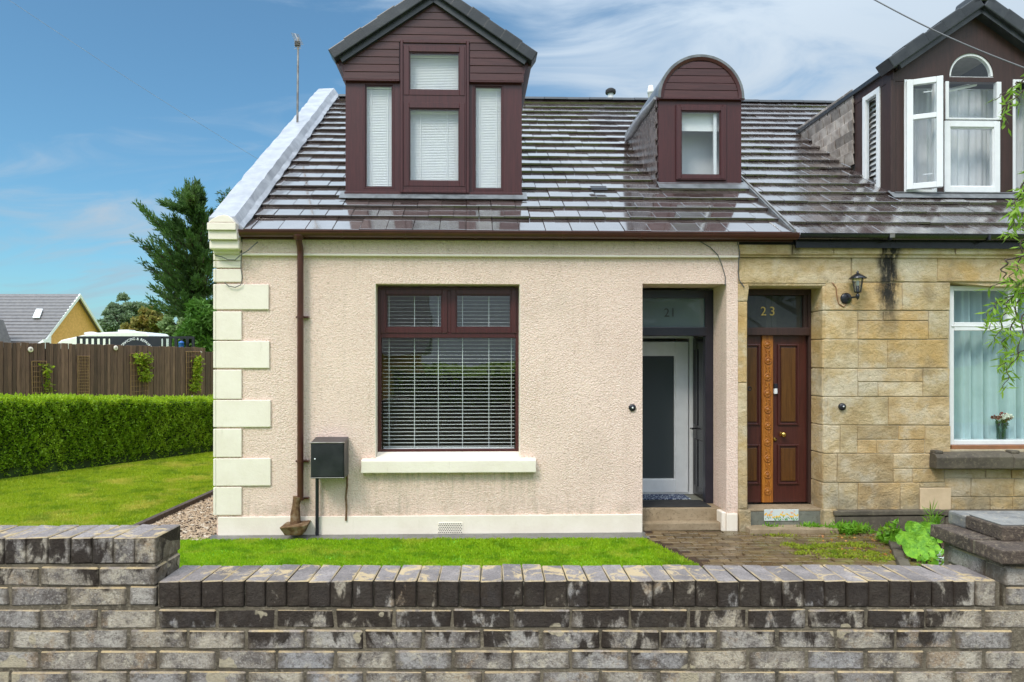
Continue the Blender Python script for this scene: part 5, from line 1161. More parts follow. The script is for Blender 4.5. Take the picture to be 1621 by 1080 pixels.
pu = HP(549, 800, -.03)[0]; part('cable_pipe', MB().tube([(pu, -.03, q[2]+.05), (pu+.003, -.03, q[2]-.12), (pu-.012, -.03, q[2]-.25), (pu-.002, -.035, q[2]-.36), (pu-.008, -.035, q[2]-.52)], .012, 10), M['iron'], mt)
# wall lantern
lu, lz_ = HP(1340, 472.5, -.02)
lan = facade_thing('wall_lantern', 'black four-sided coach lantern on a round wall plate beside the carved door', 'lantern', lu, 0, lz_)
part('wall_plate', MB().lathe((lu, -.006, lz_), [(.066, 0), (.066, .012), (.055, .024), (.02, .028)], 22, 'y'), M['black'], lan)
lx = lu+.075; lb = HP(1349, 463, -.1)[1]; ltp = HP(1349, 441, -.1)[1]
part('arm', MB().tube([(lu, -.02, lz_), (lu+.03, -.07, lz_+.005), (lx, -.12, lz_+.01), (lx, -.12, lb)], .012, 8), M['black'], lan)
part('arm_finial', MB().lathe((lx, -.12, lz_-.025), [(.004, 0), (.018, .02), (.022, .05), (.012, .07)], 10), M['black'], lan)
part('base_cup', MB().lathe((lx, -.12, lb-.01), [(.02, 0), (.045, .008), (.045, .016)], 4), M['black'], lan)
for k in range(4):
    t = k*math.pi/2+.15; part('cage_bar', MB().tube([(lx+.042*math.cos(t), -.12+.042*math.sin(t), lb), (lx+.072*math.cos(t), -.12+.072*math.sin(t), ltp)], .0045, 6), M['black'], lan)
part('lantern_glass', MB().add([(lx+r_*math.cos(k*math.pi/2+.15), -.12+r_*math.sin(k*math.pi/2+.15), z) for r_, z in ((.040, lb+.004), (.069, ltp)) for k in range(4)], [(j, (j+1) % 4, 4+(j+1) % 4, 4+j) for j in range(4)]), M['glass'], lan)
part('bulb_holder', MB().lathe((lx, -.12, lb), [(.018, 0), (.018, .07), (.012, .075)], 10), M['black'], lan); part('bulb', MB().lathe((lx, -.12, lb+.07), [(.012, 0), (.018, .03), (.012, .06), (.002, .068)], 10), M['bellwhite'], lan)
part('lantern_roof', MB().lathe((lx, -.12, ltp), [(.098, -.008), (.100, 0), (.055, .035), (.02, .055), (.014, .06), (.012, .075), (.002, .09)], 8), M['black'], lan)
part('cable_loop', MB().tube([(lu, -.012, lz_-.07), (lu-.03, -.012, lz_-.10), (lu-.09, -.012, lz_-.06), (lu-.11, -.012, lz_+.04), (lu-.12, -.012, lz_+.13), (lu-.16, -.012, lz_+.18), (lu-.19, .02, lz_+.19)], .006, 6), M['cable_br'], lan)
# aerial
ax, ay = WX(470, 11.1), 11.1; az0, az1 = WZ(190, 11.1), WZ(60, 11.1)
ae = world_thing('tv_aerial', 'thin television aerial on a pole behind the white gable coping', 'aerial', (ax, ay, az0-.5))
part('mast', MB().tube([(ax, ay, az0-.9), (ax+.02, ay, az1)], .018, 8), M['metal'], ae)
b0_, b1_ = Vector((ax+.04, ay, az1-.10)), Vector((ax-.19, ay+.55, az1+.33))
part('boom', MB().tube([b0_, b1_], .009, 6), M['metal'], ae)
el = MB()
for k in range(11): p = b0_.lerp(b1_, k/10); el.tube([p+Vector((-.06, -.03, .0)), p+Vector((.06, .03, .0))], .0035, 5)
for k in range(6): el.tube([(ax-.03, ay-.05, az1-.20+.03*k), (ax+.08, ay-.05, az1-.20+.03*k)], .0035, 5)
part('elements', el, M['metal'], ae); part('mast_clamp', MB().box(ax-.03, ax+.05, ay-.03, ay+.03, az1-.14, az1-.06), M['blackmat'], ae, .004)
# mats
q0, q1 = HP(1000, 788, .8)[0], HP(1083, 788, .75)[0]
mat_ = facade_thing('door_mat', 'blue and white patterned door mat in the porch', 'door mat', q0+.3, .8, dz)
part('mat_pile', MB().box(q0, q1+.06, .66, .98, dz+.002, dz+.014), M['mat'], mat_, .004)
mat2 = facade_thing('threshold_mat', 'plain black rubber mat on the front edge of the worn doorstep', 'door mat', q0+.4, .3, dz)
part('rubber_sheet', MB().box(dr[0]+.01, HP(1120, 800, .35)[0], .215, .60, dz+.001, dz+.011), M['blackmat'], mat2, .003)
# vase of flowers on the sill
vu, vz = HP(1585, 694, .24); vz = HP(1585, 697, .24)[1]+.01
va = facade_thing('flower_vase', 'glass vase of white and dark red flowers standing on the window board', 'vase', vu, .24, vz)
part('vase_glass', MB().lathe((vu, .24, vz), [(.045, 0), (.05, .02), (.048, .10), (.058, .19), (.065, .22)], 16), M['vase'], va)
stm = MB()
for k in range(12): t = random.uniform(0, 6.28); stm.tube([(vu+.02*math.cos(t), .24+.02*math.sin(t), vz+.01), (vu+.055*math.cos(t+.4), .24+.03*math.sin(t), vz+.24)], .004, 5)
part('stems', stm, M['stem'], va)
for k in range(11):
    c = (vu+(-.10+.02*k), .20+random.uniform(-.03, .05), vz+.27+random.uniform(-.02, .035)-abs(k-5)*.004)
    col = 'petal_red' if k in (0, 1, 5, 6, 7, 10) and k != 6 else 'petal_white'
    fl_ = MB(); n_ = 40
    P = np.array(c)+rand_dirs(n_)*np.array([.026, .026, .018]); o = part('flower_head', leaf_mesh('flower_head', P, rand_dirs(n_)+np.array([0, 0, .3]), .022, .022, M[col]), None, va)
gr = MB(); part('vase_leaves', leaf_mesh('vase_leaves', np.array((vu, .23, vz+.2))+rand_dirs(70)*np.array([.05, .03, .05]), rand_dirs(70)+np.array([0, 0, .4]), .05, .018, M['street_leaf']), None, va)
# loose cables on the facades
cb = facade_thing('wall_cable', 'thin grey cable drooping across the kneeler and gutter at the corner of the cream cottage', 'cable', .3, 0, 3.0)
P = [(340, 404), (352, 407), (360, 411), (372, 411.5), (382, 405), (395, 397), (410, 384)]
part('cable_run', MB().tube([(HP(x, y, -.08)[0], -.07-.05*(x > 375), HP(x, y, -.08)[1]) for x, y in P], .0055, 6), M['cable'], cb)
P = [(383, 372), (382, 400), (381, 424), (383.5, 440), (381, 451), (372, 455), (362, 453), (355, 447)]
part('cable_run', MB().tube([(HP(x, y, -.05)[0], -.045, HP(x, y, -.05)[1]) for x, y in P], .005, 6), M['cable'], cb)
cb = facade_thing('wall_cable', 'thin dark cable curving down from the gutter to the lintel of the white-doored porch', 'cable', 5.6, 0, 3.0)
P = [(1093, 377), (1110, 384), (1124, 392), (1136, 404), (1145, 420), (1150, 438), (1150, 452)]
part('cable_run', MB().tube([(HP(x, y, -.05)[0], -.052 if y < 408 else -.012, HP(x, y, -.03)[1]) for x, y in P], .005, 6), M['cable'], cb)
P = [(1166, 382), (1170, 400), (1170, 430), (1172, 444), (1180, 455)]
part('cable_run', MB().tube([(HP(x, y, -.05)[0], -.065 if y < 408 else -.02, HP(x, y, -.03)[1]) for x, y in P], .006, 6), M['cable'], cb)
oc = world_thing('overhead_cable', 'dark overhead cable crossing the sky in front of the right dormer', 'cable', (WX(1383, 7.0), 7.0, 5))
A_, B_ = Vector((WX(1370, 7.6), 7.6, WZ(-8, 7.6))), Vector((WX(1660, 6.2), 6.2, WZ(122, 6.2)))
part('cable_run', MB().tube([A_.lerp(B_, i/12)-Vector((0, 0, .05*math.sin(math.pi*i/12))) for i in range(-14, 22)], .0075, 6), M['cable'], oc)
oc = world_thing('overhead_cable', 'faint thin telephone wire slanting across the blue sky to the white gable coping', 'cable', (-5, 9, 6))
A_, B_ = Vector((WX(8, 9), 9, WZ(-4, 9))), Vector((WX(425, 10.6), 10.6, WZ(262, 10.6)))
part('cable_run', MB().tube([A_.lerp(B_, i/12)-Vector((0, 0, .04*math.sin(math.pi*i/12))) for i in range(-6, 13)], .0022, 5), M['metal'], oc)

# ================================================================== FENCE, HEDGE, GARDEN
fa, fb = Vector((WX(0, 15), 15, 0)), Vector((WX(340, 21), 21, 0))
fd = (fb-fa); flen = fd.length; fd = fd.normalized(); FT = 2.43
fang = math.atan2(fd.y, fd.x)
fence = world_thing('board_fence', 'tall dark brown vertical board fence behind the hedge', 'fence', (fa.x, fa.y, 0))
OFF[fence.name] = (0, 0, 0); fence.rotation_euler = (0, 0, fang)
pmes = [MB().box(-.0445, .0445, -.010, .010, 0, FT).mesh('fence_board', M['picket'], .004, 1, .002) for _ in range(4)]
nb = 0; x = -2.2
while x < flen+7:
    o = part('fence_board', random.choice(pmes), None, fence)
    stp = -.12 if x > flen*.93 else 0
    o.location = (x, -.02+(.006 if nb % 2 else 0)+random.uniform(-.003, .003), stp+random.uniform(-.018, .012)); o.rotation_euler = (random.uniform(-.002, .002), random.uniform(-.0008, .0008), random.uniform(-.03, .03)); x += .0955+random.uniform(-.0015, .0025); nb += 1
part('fence_backing', MB().box(-2.3, flen+7, .006, .012, 0, FT-.13), simple('dark_back_boards', (.03, .018, .013), None, .9), fence)
for z in (.4, 1.2, 2.1): part('fence_rail', MB().box(-2.4, flen+7, .025, .07, z, z+.09), M['picket'], fence)
for k in range(6): part('fence_post', MB().box(-2+k*2.6, -1.9+k*2.6, .07, .17, 0, FT-.05), M['picket'], fence, .006)
def on_fence(px): # parameter along the fence for a photo column
    lo, hi = -3., 20.
    for _ in range(50):
        m = (lo+hi)/2; p = fa+fd*m
        if VX+F*p.x/p.y < px: lo = m
        else: hi = m
    p = fa+fd*m; return m, p
def fz(py, p): return H-(py-VY)/F*p.y
fn = Vector((fd.y, -fd.x, 0))                          # towards the camera side
for px, py, lab in ((46, 553.5, 'white round ornament hanging near the top of the fence, nearest the house with the skylight'), (181, 551, 'white round ornament on the fence directly below the black sign'), (316.5, 558, 'small white crescent ornament on the fence under the dark conifer')):
    s, p = on_fence(px); z = fz(py, p); c = p+fn*.045
    t = world_thing('fence_ornament', lab, 'ornament', (c.x, c.y, z)); t.rotation_euler = (0, 0, fang)
    OFF[t.name] = (0, 0, 0); r = .062 if px < 300 else .045
    part('plaque', MB().lathe((0, 0, 0), [(r, 0), (r, .01), (r*.8, .018), (r*.3, .02)], 18 if px < 300 else 3, 'y'), M['cream'], t); part('plaque_relief', MB().lathe((0, -.018, 0), [(r*.45, 0), (r*.3, .01)], 7, 'y'), M['slate_grey'], t)
for x0, x1, y0, y1, lv, lab in ((49, 70, 572, 636, 90, 'fan cane trellis on the fence with only a few climbing leaves, leftmost'), (121, 138.5, 564, 636, 0, 'bare woven cane trellis panel on the fence without any plant'), (205, 232, 560, 640, 430, 'trellis under the black sign covered by a yellow-green climber'), (293, 316, 557, 640, 560, 'trellis under the conifer covered by a dense green climber')):
    s, p = on_fence((x0+x1)/2); s0, _ = on_fence(x0); s1, _ = on_fence(x1); zt, zb = fz(y0, p), 1.05
    t = world_thing('trellis', lab, 'trellis', (p.x, p.y, 0)); t.rotation_euler = (0, 0, fang); OFF[t.name] = (0, 0, 0); w = (s1-s0)/2
    for q in (-w, w): part('cane_upright', MB().tube([(q, -.05, zb), (q*(1.1 if lv == 90 else 1), -.05, zt)], .011, 6), M['trellis'], t)
    part('cane_rail', MB().tube([(-w*1.1, -.05, zt), (w*1.1, -.05, zt)], .011, 6), M['trellis'], t)
    cn = MB(); n = 15 if lv == 0 else 8
    for i in range(1, n): z = zb+(zt-zb)*i/n; cn.tube([(-w, -.055, z), (w, -.055, z+random.uniform(-.02, .02))], .006, 5)
    for i in range(1, 6): q = -w+2*w*i/6; cn.tube([(q, -.05, zb), (q+random.uniform(-.02, .02), -.05, zt)], .005, 5)
    part('woven_canes', cn, M['trellis'], t)
    if lv:
        zz = RNG.uniform(0, 1, lv)
        if lv == 430: u_ = RNG.normal(.04, .10, lv)+np.where(zz > .62, RNG.uniform(-.22, .22, lv), .10); zz = np.where((zz > .55) & (zz < .60), .7, zz); hh = zb+.45+zz*(zt+.02-zb-.45)
        elif lv == 560: u_ = RNG.normal(.08, .085, lv)-.10*(1-zz); hh = zb+.1+zz*(zt-.25-zb)
        else: u_ = RNG.normal(.14, .06, lv); hh = zb+.25+zz*(zt-zb-.3)
        P = np.stack([u_, RNG.uniform(-.17, -.06, lv), hh], 1)
        cl = world_thing('climbing_plant', {430: 'yellow-green climber growing up the trellis below the black sign', 560: 'dense green climber growing up the trellis below the conifer', 90: 'thin climber with few leaves on the leftmost trellis'}[lv], 'climber', (p.x, p.y, 0)); cl.rotation_euler = (0, 0, fang); OFF[cl.name] = (0, 0, 0)
        part('leaves', leaf_mesh('leaves', P, rand_dirs(lv)+np.array([0, -.5, -.3]), .085, .062, M['vine']), None, cl, kind='stuff')
        part('stem', MB().tube([(.06, -.07, .6), (.08, -.08, zb+.2), (.02, -.09, zb+.7), (.05, -.08, zt-.1)], .010, 6), M['bark'], cl)
# hydrangea heads peeping over the hedge
for px, lab in ((302, 'pale pink flower head left of the pair peeping over the hedge'), (320, 'pale pink flower head right of the pair peeping over the hedge')):
    p = Vector((WX(px, 17), 17, WZ(632.5, 17))); t = world_thing('hydrangea', lab, 'flower', (p.x, p.y, 0)); n_ = 60
    part('flower_head', leaf_mesh('flower_head', np.array(p)+rand_dirs(n_)*np.array([.10, .10, .05]), rand_dirs(n_), .05, .05, simple('pale_pink_petal', (.62, .42, .50), (.7, .55, .6), .6)), None, t); part('stem', MB().tube([(p.x, p.y, 0), (p.x, p.y, p.z)], .012, 6), M['stem'], t)
# hedge
hp = [(-9.9, 8.6, 1.40), (-8.98, 10.2, 1.40), (-8.25, 11.5, 1.365), (-7.55, 12.7, 1.30), (-6.95, 13.75, 1.22), (-6.1, 15.2, 1.16), (-5.35, 16.5, 1.16)]
hedge = world_thing('hedge', 'long clipped bright green hedge bordering the side lawn', 'hedge', (-8, 12, 0))
def hpos(t):
    i = min(int(t), len(hp)-2); f = t-i; return [hp[i][j]+(hp[i+1][j]-hp[i][j])*f for j in range(3)]
hn = Vector((-(hp[-1][1]-hp[0][1]), hp[-1][0]-hp[0][0], 0)).normalized()   # away from the lawn
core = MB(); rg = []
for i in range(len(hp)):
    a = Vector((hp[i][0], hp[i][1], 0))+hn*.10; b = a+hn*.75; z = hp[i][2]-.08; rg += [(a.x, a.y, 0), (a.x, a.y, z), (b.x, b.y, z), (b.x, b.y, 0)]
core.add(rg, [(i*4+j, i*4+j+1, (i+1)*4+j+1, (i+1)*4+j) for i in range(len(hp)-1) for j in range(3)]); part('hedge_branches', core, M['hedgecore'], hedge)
n = 92000; T = RNG.uniform(0, len(hp)-1.001, n); ii = T.astype(int); ff = (T-ii)[:, None]; hpa = np.array(hp); B = hpa[ii]*(1-ff)+hpa[ii+1]*ff
top = RNG.uniform(0, 1, n) < .30
wob = .03*np.sin(T*7.1)+.035*np.sin(T*17.3+1)+.02*np.sin(T*41)
zf = RNG.uniform(0, 1, n)**.9; P = np.zeros((n, 3)); nn = np.array(hn)
bump_ = .018*np.sin(T*29+zf*9)+.02*np.sin(T*13-zf*14)+.018*np.sin(T*47+zf*23)+.02*np.sin(T*71-zf*31+2)
depth = np.where(top, RNG.uniform(-.02, .85, n), RNG.uniform(0, .085, n)**1.0-.02+bump_+.05*(1-zf)+np.where(zf < .12, .06, 0))
P[:, :2] = B[:, :2]+nn[None, :2]*depth[:, None]
P[:, 2] = np.where(top, B[:, 2]-.02+wob*.6+RNG.normal(0, .018, n), .02+zf*(B[:, 2]-.03+wob*.6))
Dn = rand_dirs(n); Dn = Dn+np.where(top[:, None], np.array([0, 0, .9]), -nn*.7+np.array([0, 0, .25]))
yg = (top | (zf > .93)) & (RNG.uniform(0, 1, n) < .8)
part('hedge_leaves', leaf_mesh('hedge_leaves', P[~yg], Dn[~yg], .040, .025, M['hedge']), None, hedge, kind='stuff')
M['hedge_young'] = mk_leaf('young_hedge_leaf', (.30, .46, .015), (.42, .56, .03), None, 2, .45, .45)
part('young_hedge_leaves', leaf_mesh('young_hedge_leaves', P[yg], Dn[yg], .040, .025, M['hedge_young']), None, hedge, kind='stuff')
n = 900; T = RNG.uniform(0, len(hp)-1.001, n); ii = T.astype(int); ff = (T-ii)[:, None]; B = hpa[ii]*(1-ff)+hpa[ii+1]*ff
P = np.zeros((n, 3)); P[:, :2] = B[:, :2]+nn[None, :2]*RNG.uniform(0, .7, n)[:, None]; P[:, 2] = B[:, 2]+RNG.uniform(0, .05, n)
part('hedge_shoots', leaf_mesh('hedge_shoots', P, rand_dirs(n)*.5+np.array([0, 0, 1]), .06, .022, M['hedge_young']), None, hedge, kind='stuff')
# lawns of single blades
def blades(name, n, fx, h, mat, zc=0):
    P = []; tot = 0
    while tot < n:
        q = fx(n*2); P.append(q); tot += len(q)
    P = np.concatenate(P)[:n]; a = RNG.uniform(0, 6.283, n); hh = h*RNG.uniform(.5, 1.3, n); w = .0045+P[:, 1]*.00045
    d = np.stack([np.cos(a), np.sin(a), np.zeros(n)], 1); lean = rand_dirs(n)*np.array([1, 1, 0])*hh[:, None]*.6
    B = np.concatenate([P, np.full((n, 1), zc)], 1); tip = B+lean; tip[:, 2] = zc+hh
    V = np.stack([B-d*w[:, None], B+d*w[:, None], tip], 1).reshape(-1, 3)
    o = part(name, cloud_mesh(name, V, np.arange(3*n).reshape(-1, 3), mat), None, None, kind='stuff'); return o
def side_lawn(n):
    y = RNG.uniform(7.9, 18.5, n); x = RNG.uniform(-9.5, -4.1, n); xr = -4.17+(y-7.2)*.0125
    xl = np.interp(y, [8.6, 16.5], [-9.85, -5.3])
    k = (x < xr) & (x > xl) & (RNG.uniform(0, 1, n) < (9.5/y)**1.2); return np.stack([x, y], 1)[k]
o = blades('side_lawn', 120000, side_lawn, .030, M['grass']); tag(o, 'wide mown side lawn between the hedge and the cream cottage', 'lawn')
def front_lawn(n):
    y = RNG.uniform(6.0, 7.66, n); x = RNG.uniform(-4.9, 2.3, n); xr = np.where(y > 7.0, 1.706+(7.65-y)*.29, 1.985+(6.69-y)*.29); ed = 7.60+(x+3.1)*.012+.010*np.sin(x*9)+.012*np.sin(x*23+1)+RNG.normal(0, .012, n)
    k = (x < xr+RNG.normal(0, .014, n)) & (y < ed) & (np.sin(x*3.1+y*5)*np.sin(x*7.3-y*4)+RNG.normal(0, .5, n) < 1.0); return np.stack([x, y], 1)[k]
o = blades('front_lawn', 120000, front_lawn, .022, M['turf']); tag(o, 'narrow strip of bright green turf along the front of the cream cottage', 'lawn')
sheet('front_turf', [(-5, 5.5), (2.3, 5.5), (1.985, 6.69), (1.70, 7.62), (-5, 7.56)], .0, simple('front_turf_ground', (.12, .32, .01), (.16, .38, .015), .9, 8))
# gravel
n = 9000; y = RNG.uniform(7.55, 14, n); x = RNG.uniform(-4.12, -3.16, n); P = np.stack([x, y, np.full(n, .012)], 1)
r_ = RNG.uniform(.010, .022, n); oct_ = np.array([(1,0,0),(-1,0,0),(0,1,0),(0,-1,0),(0,0,.6),(0,0,-.6)]); fc = np.array([(0,2,4),(2,1,4),(1,3,4),(3,0,4),(2,0,5),(1,2,5),(3,1,5),(0,3,5)])
rot = RNG.uniform(0, 6.28, n); cs, sn = np.cos(rot)[:, None], np.sin(rot)[:, None]
ox, oy = oct_[None, :, 0]*1.3, oct_[None, :, 1]*.9
V = np.stack([P[:, None, 0]+(ox*cs-oy*sn)*r_[:, None], P[:, None, 1]+(ox*sn+oy*cs)*r_[:, None], P[:, None, 2]+oct_[None, :, 2]*r_[:, None]+RNG.uniform(-.3, .3, (n, 6))*r_[:, None]], 2).reshape(-1, 3)
Fc = (fc[None]+6*np.arange(n)[:, None, None]).reshape(-1, 3)
o = part('gravel', cloud_mesh('gravel', V, Fc, M['gravel']), None, None, kind='stuff'); tag(o, 'tan gravel strip beside the corner of the cream cottage', 'gravel')
# weeds, moss, round-leaved plant at the right
def weed(name, label, cat, c, rx, ry, h, n, ln, w, mat, group=None):
    t = world_thing(name, label, cat, (c[0], c[1], 0), group); P = rand_dirs(n)*RNG.uniform(.1, 1, (n, 1))*np.array([rx, ry, h]); P[:, 2] = np.abs(P[:, 2]); P += np.array([c[0], c[1], .02])
    part('leaves', leaf_mesh('leaves', P, rand_dirs(n)+np.array([0, -.2, .7]), ln, w, mat), None, t, kind='stuff'); return t
def gp_(px, py): Y = H*F/(py-VY); return WX(px, Y), Y
weed('weed_clump', 'low green weeds at the foot of the flower-tile step', 'weeds', gp_(1222, 843), .16, .05, .06, 160, .06, .022, M['weed'])
weed('weed_clump', 'fern-like weeds under the right end of the flower-tile step', 'weeds', gp_(1285, 843), .20, .06, .07, 240, .07, .022, M['weed'])
weed('weed_clump', 'spreading bright fern beside the sandstone plinth', 'weeds', gp_(1345, 846), .30, .12, .10, 420, .08, .022, M['weed'])
weed('weed_clump', 'leafy weed growing from the edging stone left of the round-leaved plant', 'weeds', gp_(1412, 862), .16, .16, .22, 300, .07, .04, M['weed'])
weed('weed_clump', 'grassy tuft above the round-leaved plant by the wall corner', 'weeds', gp_(1478, 850), .08, .08, .30, 130, .16, .012, M['weed'])
weed('weed_clump', 'low dark weeds at the foot of the gate pillar', 'weeds', (3.85, 6.0), .16, .16, .25, 260, .06, .04, M['weed'])
gt_ = weed('silver_plant', 'small silvery white plant against the gate pillar', 'plant', (3.93, 6.02), .05, .05, .30, 90, .07, .016, simple('silver_leaf', (.55, .60, .55), (.45, .5, .48), .7))
mo = []
for px, py, rx, ry, n in ((1250, 865, .07, .03, 200), (1275, 870, .14, .05, 350), (1300, 868, .18, .05, 480), (1320, 877, .26, .05, 600), (1335, 884, .22, .04, 520), (1365, 868, .14, .04, 260), (1380, 880, .12, .06, 300), (1345, 864, .18, .03, 320), (1270, 879, .08, .03, 160), (1395, 888, .2, .05, 320), (1230, 850, .2, .03, 160)):
    x, y = gp_(px, py); P = RNG.normal(size=(n, 3))*np.array([rx*.55, ry*.8, .004])+np.array([x, y, .018]); mo.append(P)
P = np.concatenate(mo); o = part('moss', leaf_mesh('moss', P, rand_dirs(len(P))+np.array([0, 0, .6]), .026, .014, M['moss']), None, None, kind='stuff'); tag(o, 'yellow-green moss patches over the wet brick path', 'moss')
n = 260; P = np.stack([RNG.uniform(3.6, 5.2, n), RNG.uniform(6.8, 7.8, n), np.full(n, .022)], 1); o = part('fallen_leaves', leaf_mesh('fallen_leaves', P, rand_dirs(n)*np.array([1, 1, .15]), .035, .02, mk_leaf('orange_fallen_leaf', (.42, .16, .05), (.55, .30, .08), None, 3, .2)), None, None, kind='stuff'); tag(o, 'fallen orange leaves scattered on the wet brick path', 'leaves')
# planting bed and its edging stones
sheet('planting_bed', [(4.45, 7.9), (4.2, 6.9), (3.6, 5.6), (6.0, 5.6), (6.0, 7.95)], .016, M['soil'])
es = world_thing('bed_edging', 'row of dark stones edging the planting bed by the gate pillar', 'edging', (4.3, 7, 0))
for k in range(5): 
    f = k/4; x, y = 4.40-.62*f, 7.55-1.35*f; o = part('edging_stone', MB().box(-.05, .05, -.16, .16, 0, .06), M['dampstone'], es, .015, 2, .008); o.location = (x-4.3, y-7, 0); o.rotation_euler = (0, 0, -.44+random.uniform(-.08, .08))
bb = world_thing('round_leaved_plant', 'plant with a few very large round wavy leaves beside the gate pillar', 'plant', (4.5, 6.9, 0))
for cx_, cy_, r, yy_, tl_, rz_ in ((1447, 845, .125, 7.05, .95, .2), (1469, 842, .10, 7.12, 1.1, -.3), (1452, 868, .150, 6.75, .95, -.2), (1473, 868, .11, 6.80, .9, .5), (1434, 856, .09, 6.95, .8, -.6), (1483, 852, .08, 7.0, .9, .3)):
    P0 = Vector((WX(cx_, yy_), yy_, WZ(cy_, yy_))); mb = MB(); nr, na_ = 5, 28; vs_ = [(0, 0, 0)]
    for i in range(1, nr+1):
        for j in range(na_):
            t = 2*math.pi*j/na_; rr = r*i/nr*(1+.05*math.sin(7*t)); notch = max(0, 1-abs((t-math.pi*1.5))/.28); rr *= 1-.55*notch
            vs_.append((rr*math.cos(t), rr*math.sin(t), .014*(i/nr)**2*math.sin(5*t+r*40)+.04*(i/nr)**2+.006*math.cos(16*t)*(i/nr)))
    fs = [(0, 1+j, 1+(j+1) % na_) for j in range(na_)]+[(1+(i-1)*na_+j, 1+i*na_+j, 1+i*na_+(j+1) % na_, 1+(i-1)*na_+(j+1) % na_) for i in range(1, nr) for j in range(na_)]
    mb.add(vs_, fs, True); me = bpy.data.meshes.new('leaf'); me.from_pydata(vs_, [], fs); me.polygons.foreach_set('use_smooth', [True]*len(fs)); me.materials.append(M['butterbur'])
    o = part('leaf', me, None, bb); o.location = P0-Vector((4.5, 6.9, 0)); o.rotation_euler = (tl_, .1*rz_, rz_)
    q = P0; part('leaf_stalk', MB().tube([(4.62, 7.0, 0), (q.x*.5+2.31, q.y*.5+3.5, q.z*.6), tuple(q)], .008, 6), M['stem'], bb)

# ================================================================== TREES
def limb(mb, p0, p1, r0, r1, n=5, wob=.05):
    P = []; d = Vector(p1)-Vector(p0)
    for i in range(n+1): P.append(Vector(p0)+d*(i/n)+Vector((random.uniform(-1, 1), random.uniform(-1, 1), random.uniform(-.5, .5)))*wob*d.length*(0 if i in (0, n) else 1)*.4)
    mb.tube(P, [r0+(r1-r0)*i/n for i in range(n+1)], 7); return P
# the conifer
Yc = 25.5
def cw(px, py, dy=0): return np.array([WX(px, Yc+dy), Yc+dy, WZ(py, Yc+dy)])
con = world_thing('conifer_tree', 'tall dark wind-swept conifer with feathery branches beyond the fence', 'tree', (WX(338, Yc), Yc, 0))
tk = MB(); base = cw(340, 640); base[2] = 0
tp_ = [base, cw(334, 540), cw(320, 480), cw(314, 420), cw(311, 350), cw(306, 300), cw(305, 281)]
tk.tube([tuple(p) for p in tp_], [.22, .17, .12, .085, .05, .02, .008], 8)
def trunk_at(py):
    ys = [640, 540, 480, 420, 350, 300, 281]; xs = [340, 334, 320, 314, 311, 306, 305]; return np.interp(py, ys[::-1], xs[::-1])
brs = [(345, 279, 305, .9), (330, 254, 322, 1), (400, 217, 324, 1.25), (372, 250, 352, .9), (440, 212, 377, 1.2), (455, 232, 395, 1.0), (455, 225, 417, 1.0), (480, 246, 436, .9), (500, 240, 455, .9), (470, 262, 440, 1), (500, 236, 475, .8), (420, 245, 378, 1), (380, 262, 345, 1), (360, 290, 318, .9), (420, 265, 400, 1.1),
       (350, 322, 312, .8), (372, 333, 335, .9), (330, 318, 300, .7), (400, 345, 350, 1.1), (440, 352, 395, 1.2), (470, 355, 440, 1.2), (500, 352, 480, 1.2), (430, 330, 390, 1), (460, 300, 430, 1.1), (400, 292, 365, 1.1), (440, 280, 415, 1.1), (480, 290, 465, 1.1), (350, 300, 325, .8), (320, 312, 292, .6), (500, 270, 470, .8), (520, 345, 500, 1.2), (415, 318, 380, 1.2)]
LP, LD, UP_, UD = [], [], [], []
for k, (y0, x1, y1, fat) in enumerate(brs):
    for rep in range(3):
        dy = [0, -1.5, 1.6][rep]*random.uniform(.5, 1.1)
        a = cw(trunk_at(y0), y0); jx = 0 if rep == 0 else random.uniform(2, 26)*(1 if x1 < trunk_at(y0) else -1); b = cw(x1+jx, y1+(0 if rep == 0 else random.uniform(-14, 14)), dy)
        n = 44; ts = np.linspace(.06, 1, n); sag = np.sin(ts*math.pi)*-.22*random.uniform(.6, 1.2); L_ = np.linalg.norm(b-a)
        line = a[None]*(1-ts[:, None])+b[None]*ts[:, None]; line[:, 2] += sag*L_*.35
        tk.tube([tuple(q) for q in line[::9]], [.045*(1-i/6)+.006 for i in range(len(line[::9]))], 5)
        bd = (b-a)/L_
        for q, t in zip(line, ts):
            wdt = .27*fat*(1-t*.75); m = (int(7*(1.1-t*.6)) if t > .15 else 1)
            off = rand_dirs(m)*RNG.uniform(.0, wdt, (m, 1))*np.array([1, 1, .55]); off[:, 2] += .02
            LP.append(q+off); LD.append(bd[None]*.9+off/(wdt+.01)*.55+np.array([0, 0, .30])+rand_dirs(m)*.25)
LP, LD = np.concatenate(LP), np.concatenate(LD)
# each spray breaks into scale-leaf fingers
rep = 2; LP2 = np.repeat(LP, rep, 0)+RNG.normal(size=(len(LP)*rep, 3))*.05; LD2 = np.repeat(LD, rep, 0)+RNG.normal(size=(len(LD)*rep, 3))*.35
part('foliage', leaf_mesh('foliage', LP2, LD2, .19, .05, M['cypress']), None, con, kind='stuff')
n = 9000; P = np.stack([RNG.uniform(278, 362, n), RNG.uniform(0, 1, n)], 1); py = 560-(560-478)*P[:, 1]*(1-.0*P[:, 0]); 
py = np.where(P[:, 0] < 300, 556-(556-500)*P[:, 1]*((P[:, 0]-270)/34), py); yy2 = Yc-1.0+RNG.uniform(-.9, .9, n)
P3 = np.stack([WX(P[:, 0], yy2), yy2, H-(py-VY)/F*yy2], 1); cl_ = np.sin(P3[:, 0]*5)*np.sin(P3[:, 2]*6+P3[:, 0]*2); P3 = P3[cl_ > -.35]
part('low_foliage', leaf_mesh('low_foliage', P3, rand_dirs(len(P3))+np.array([-.5, -.2, .3]), .24, .07, M['cypress_low']), None, con, kind='stuff')
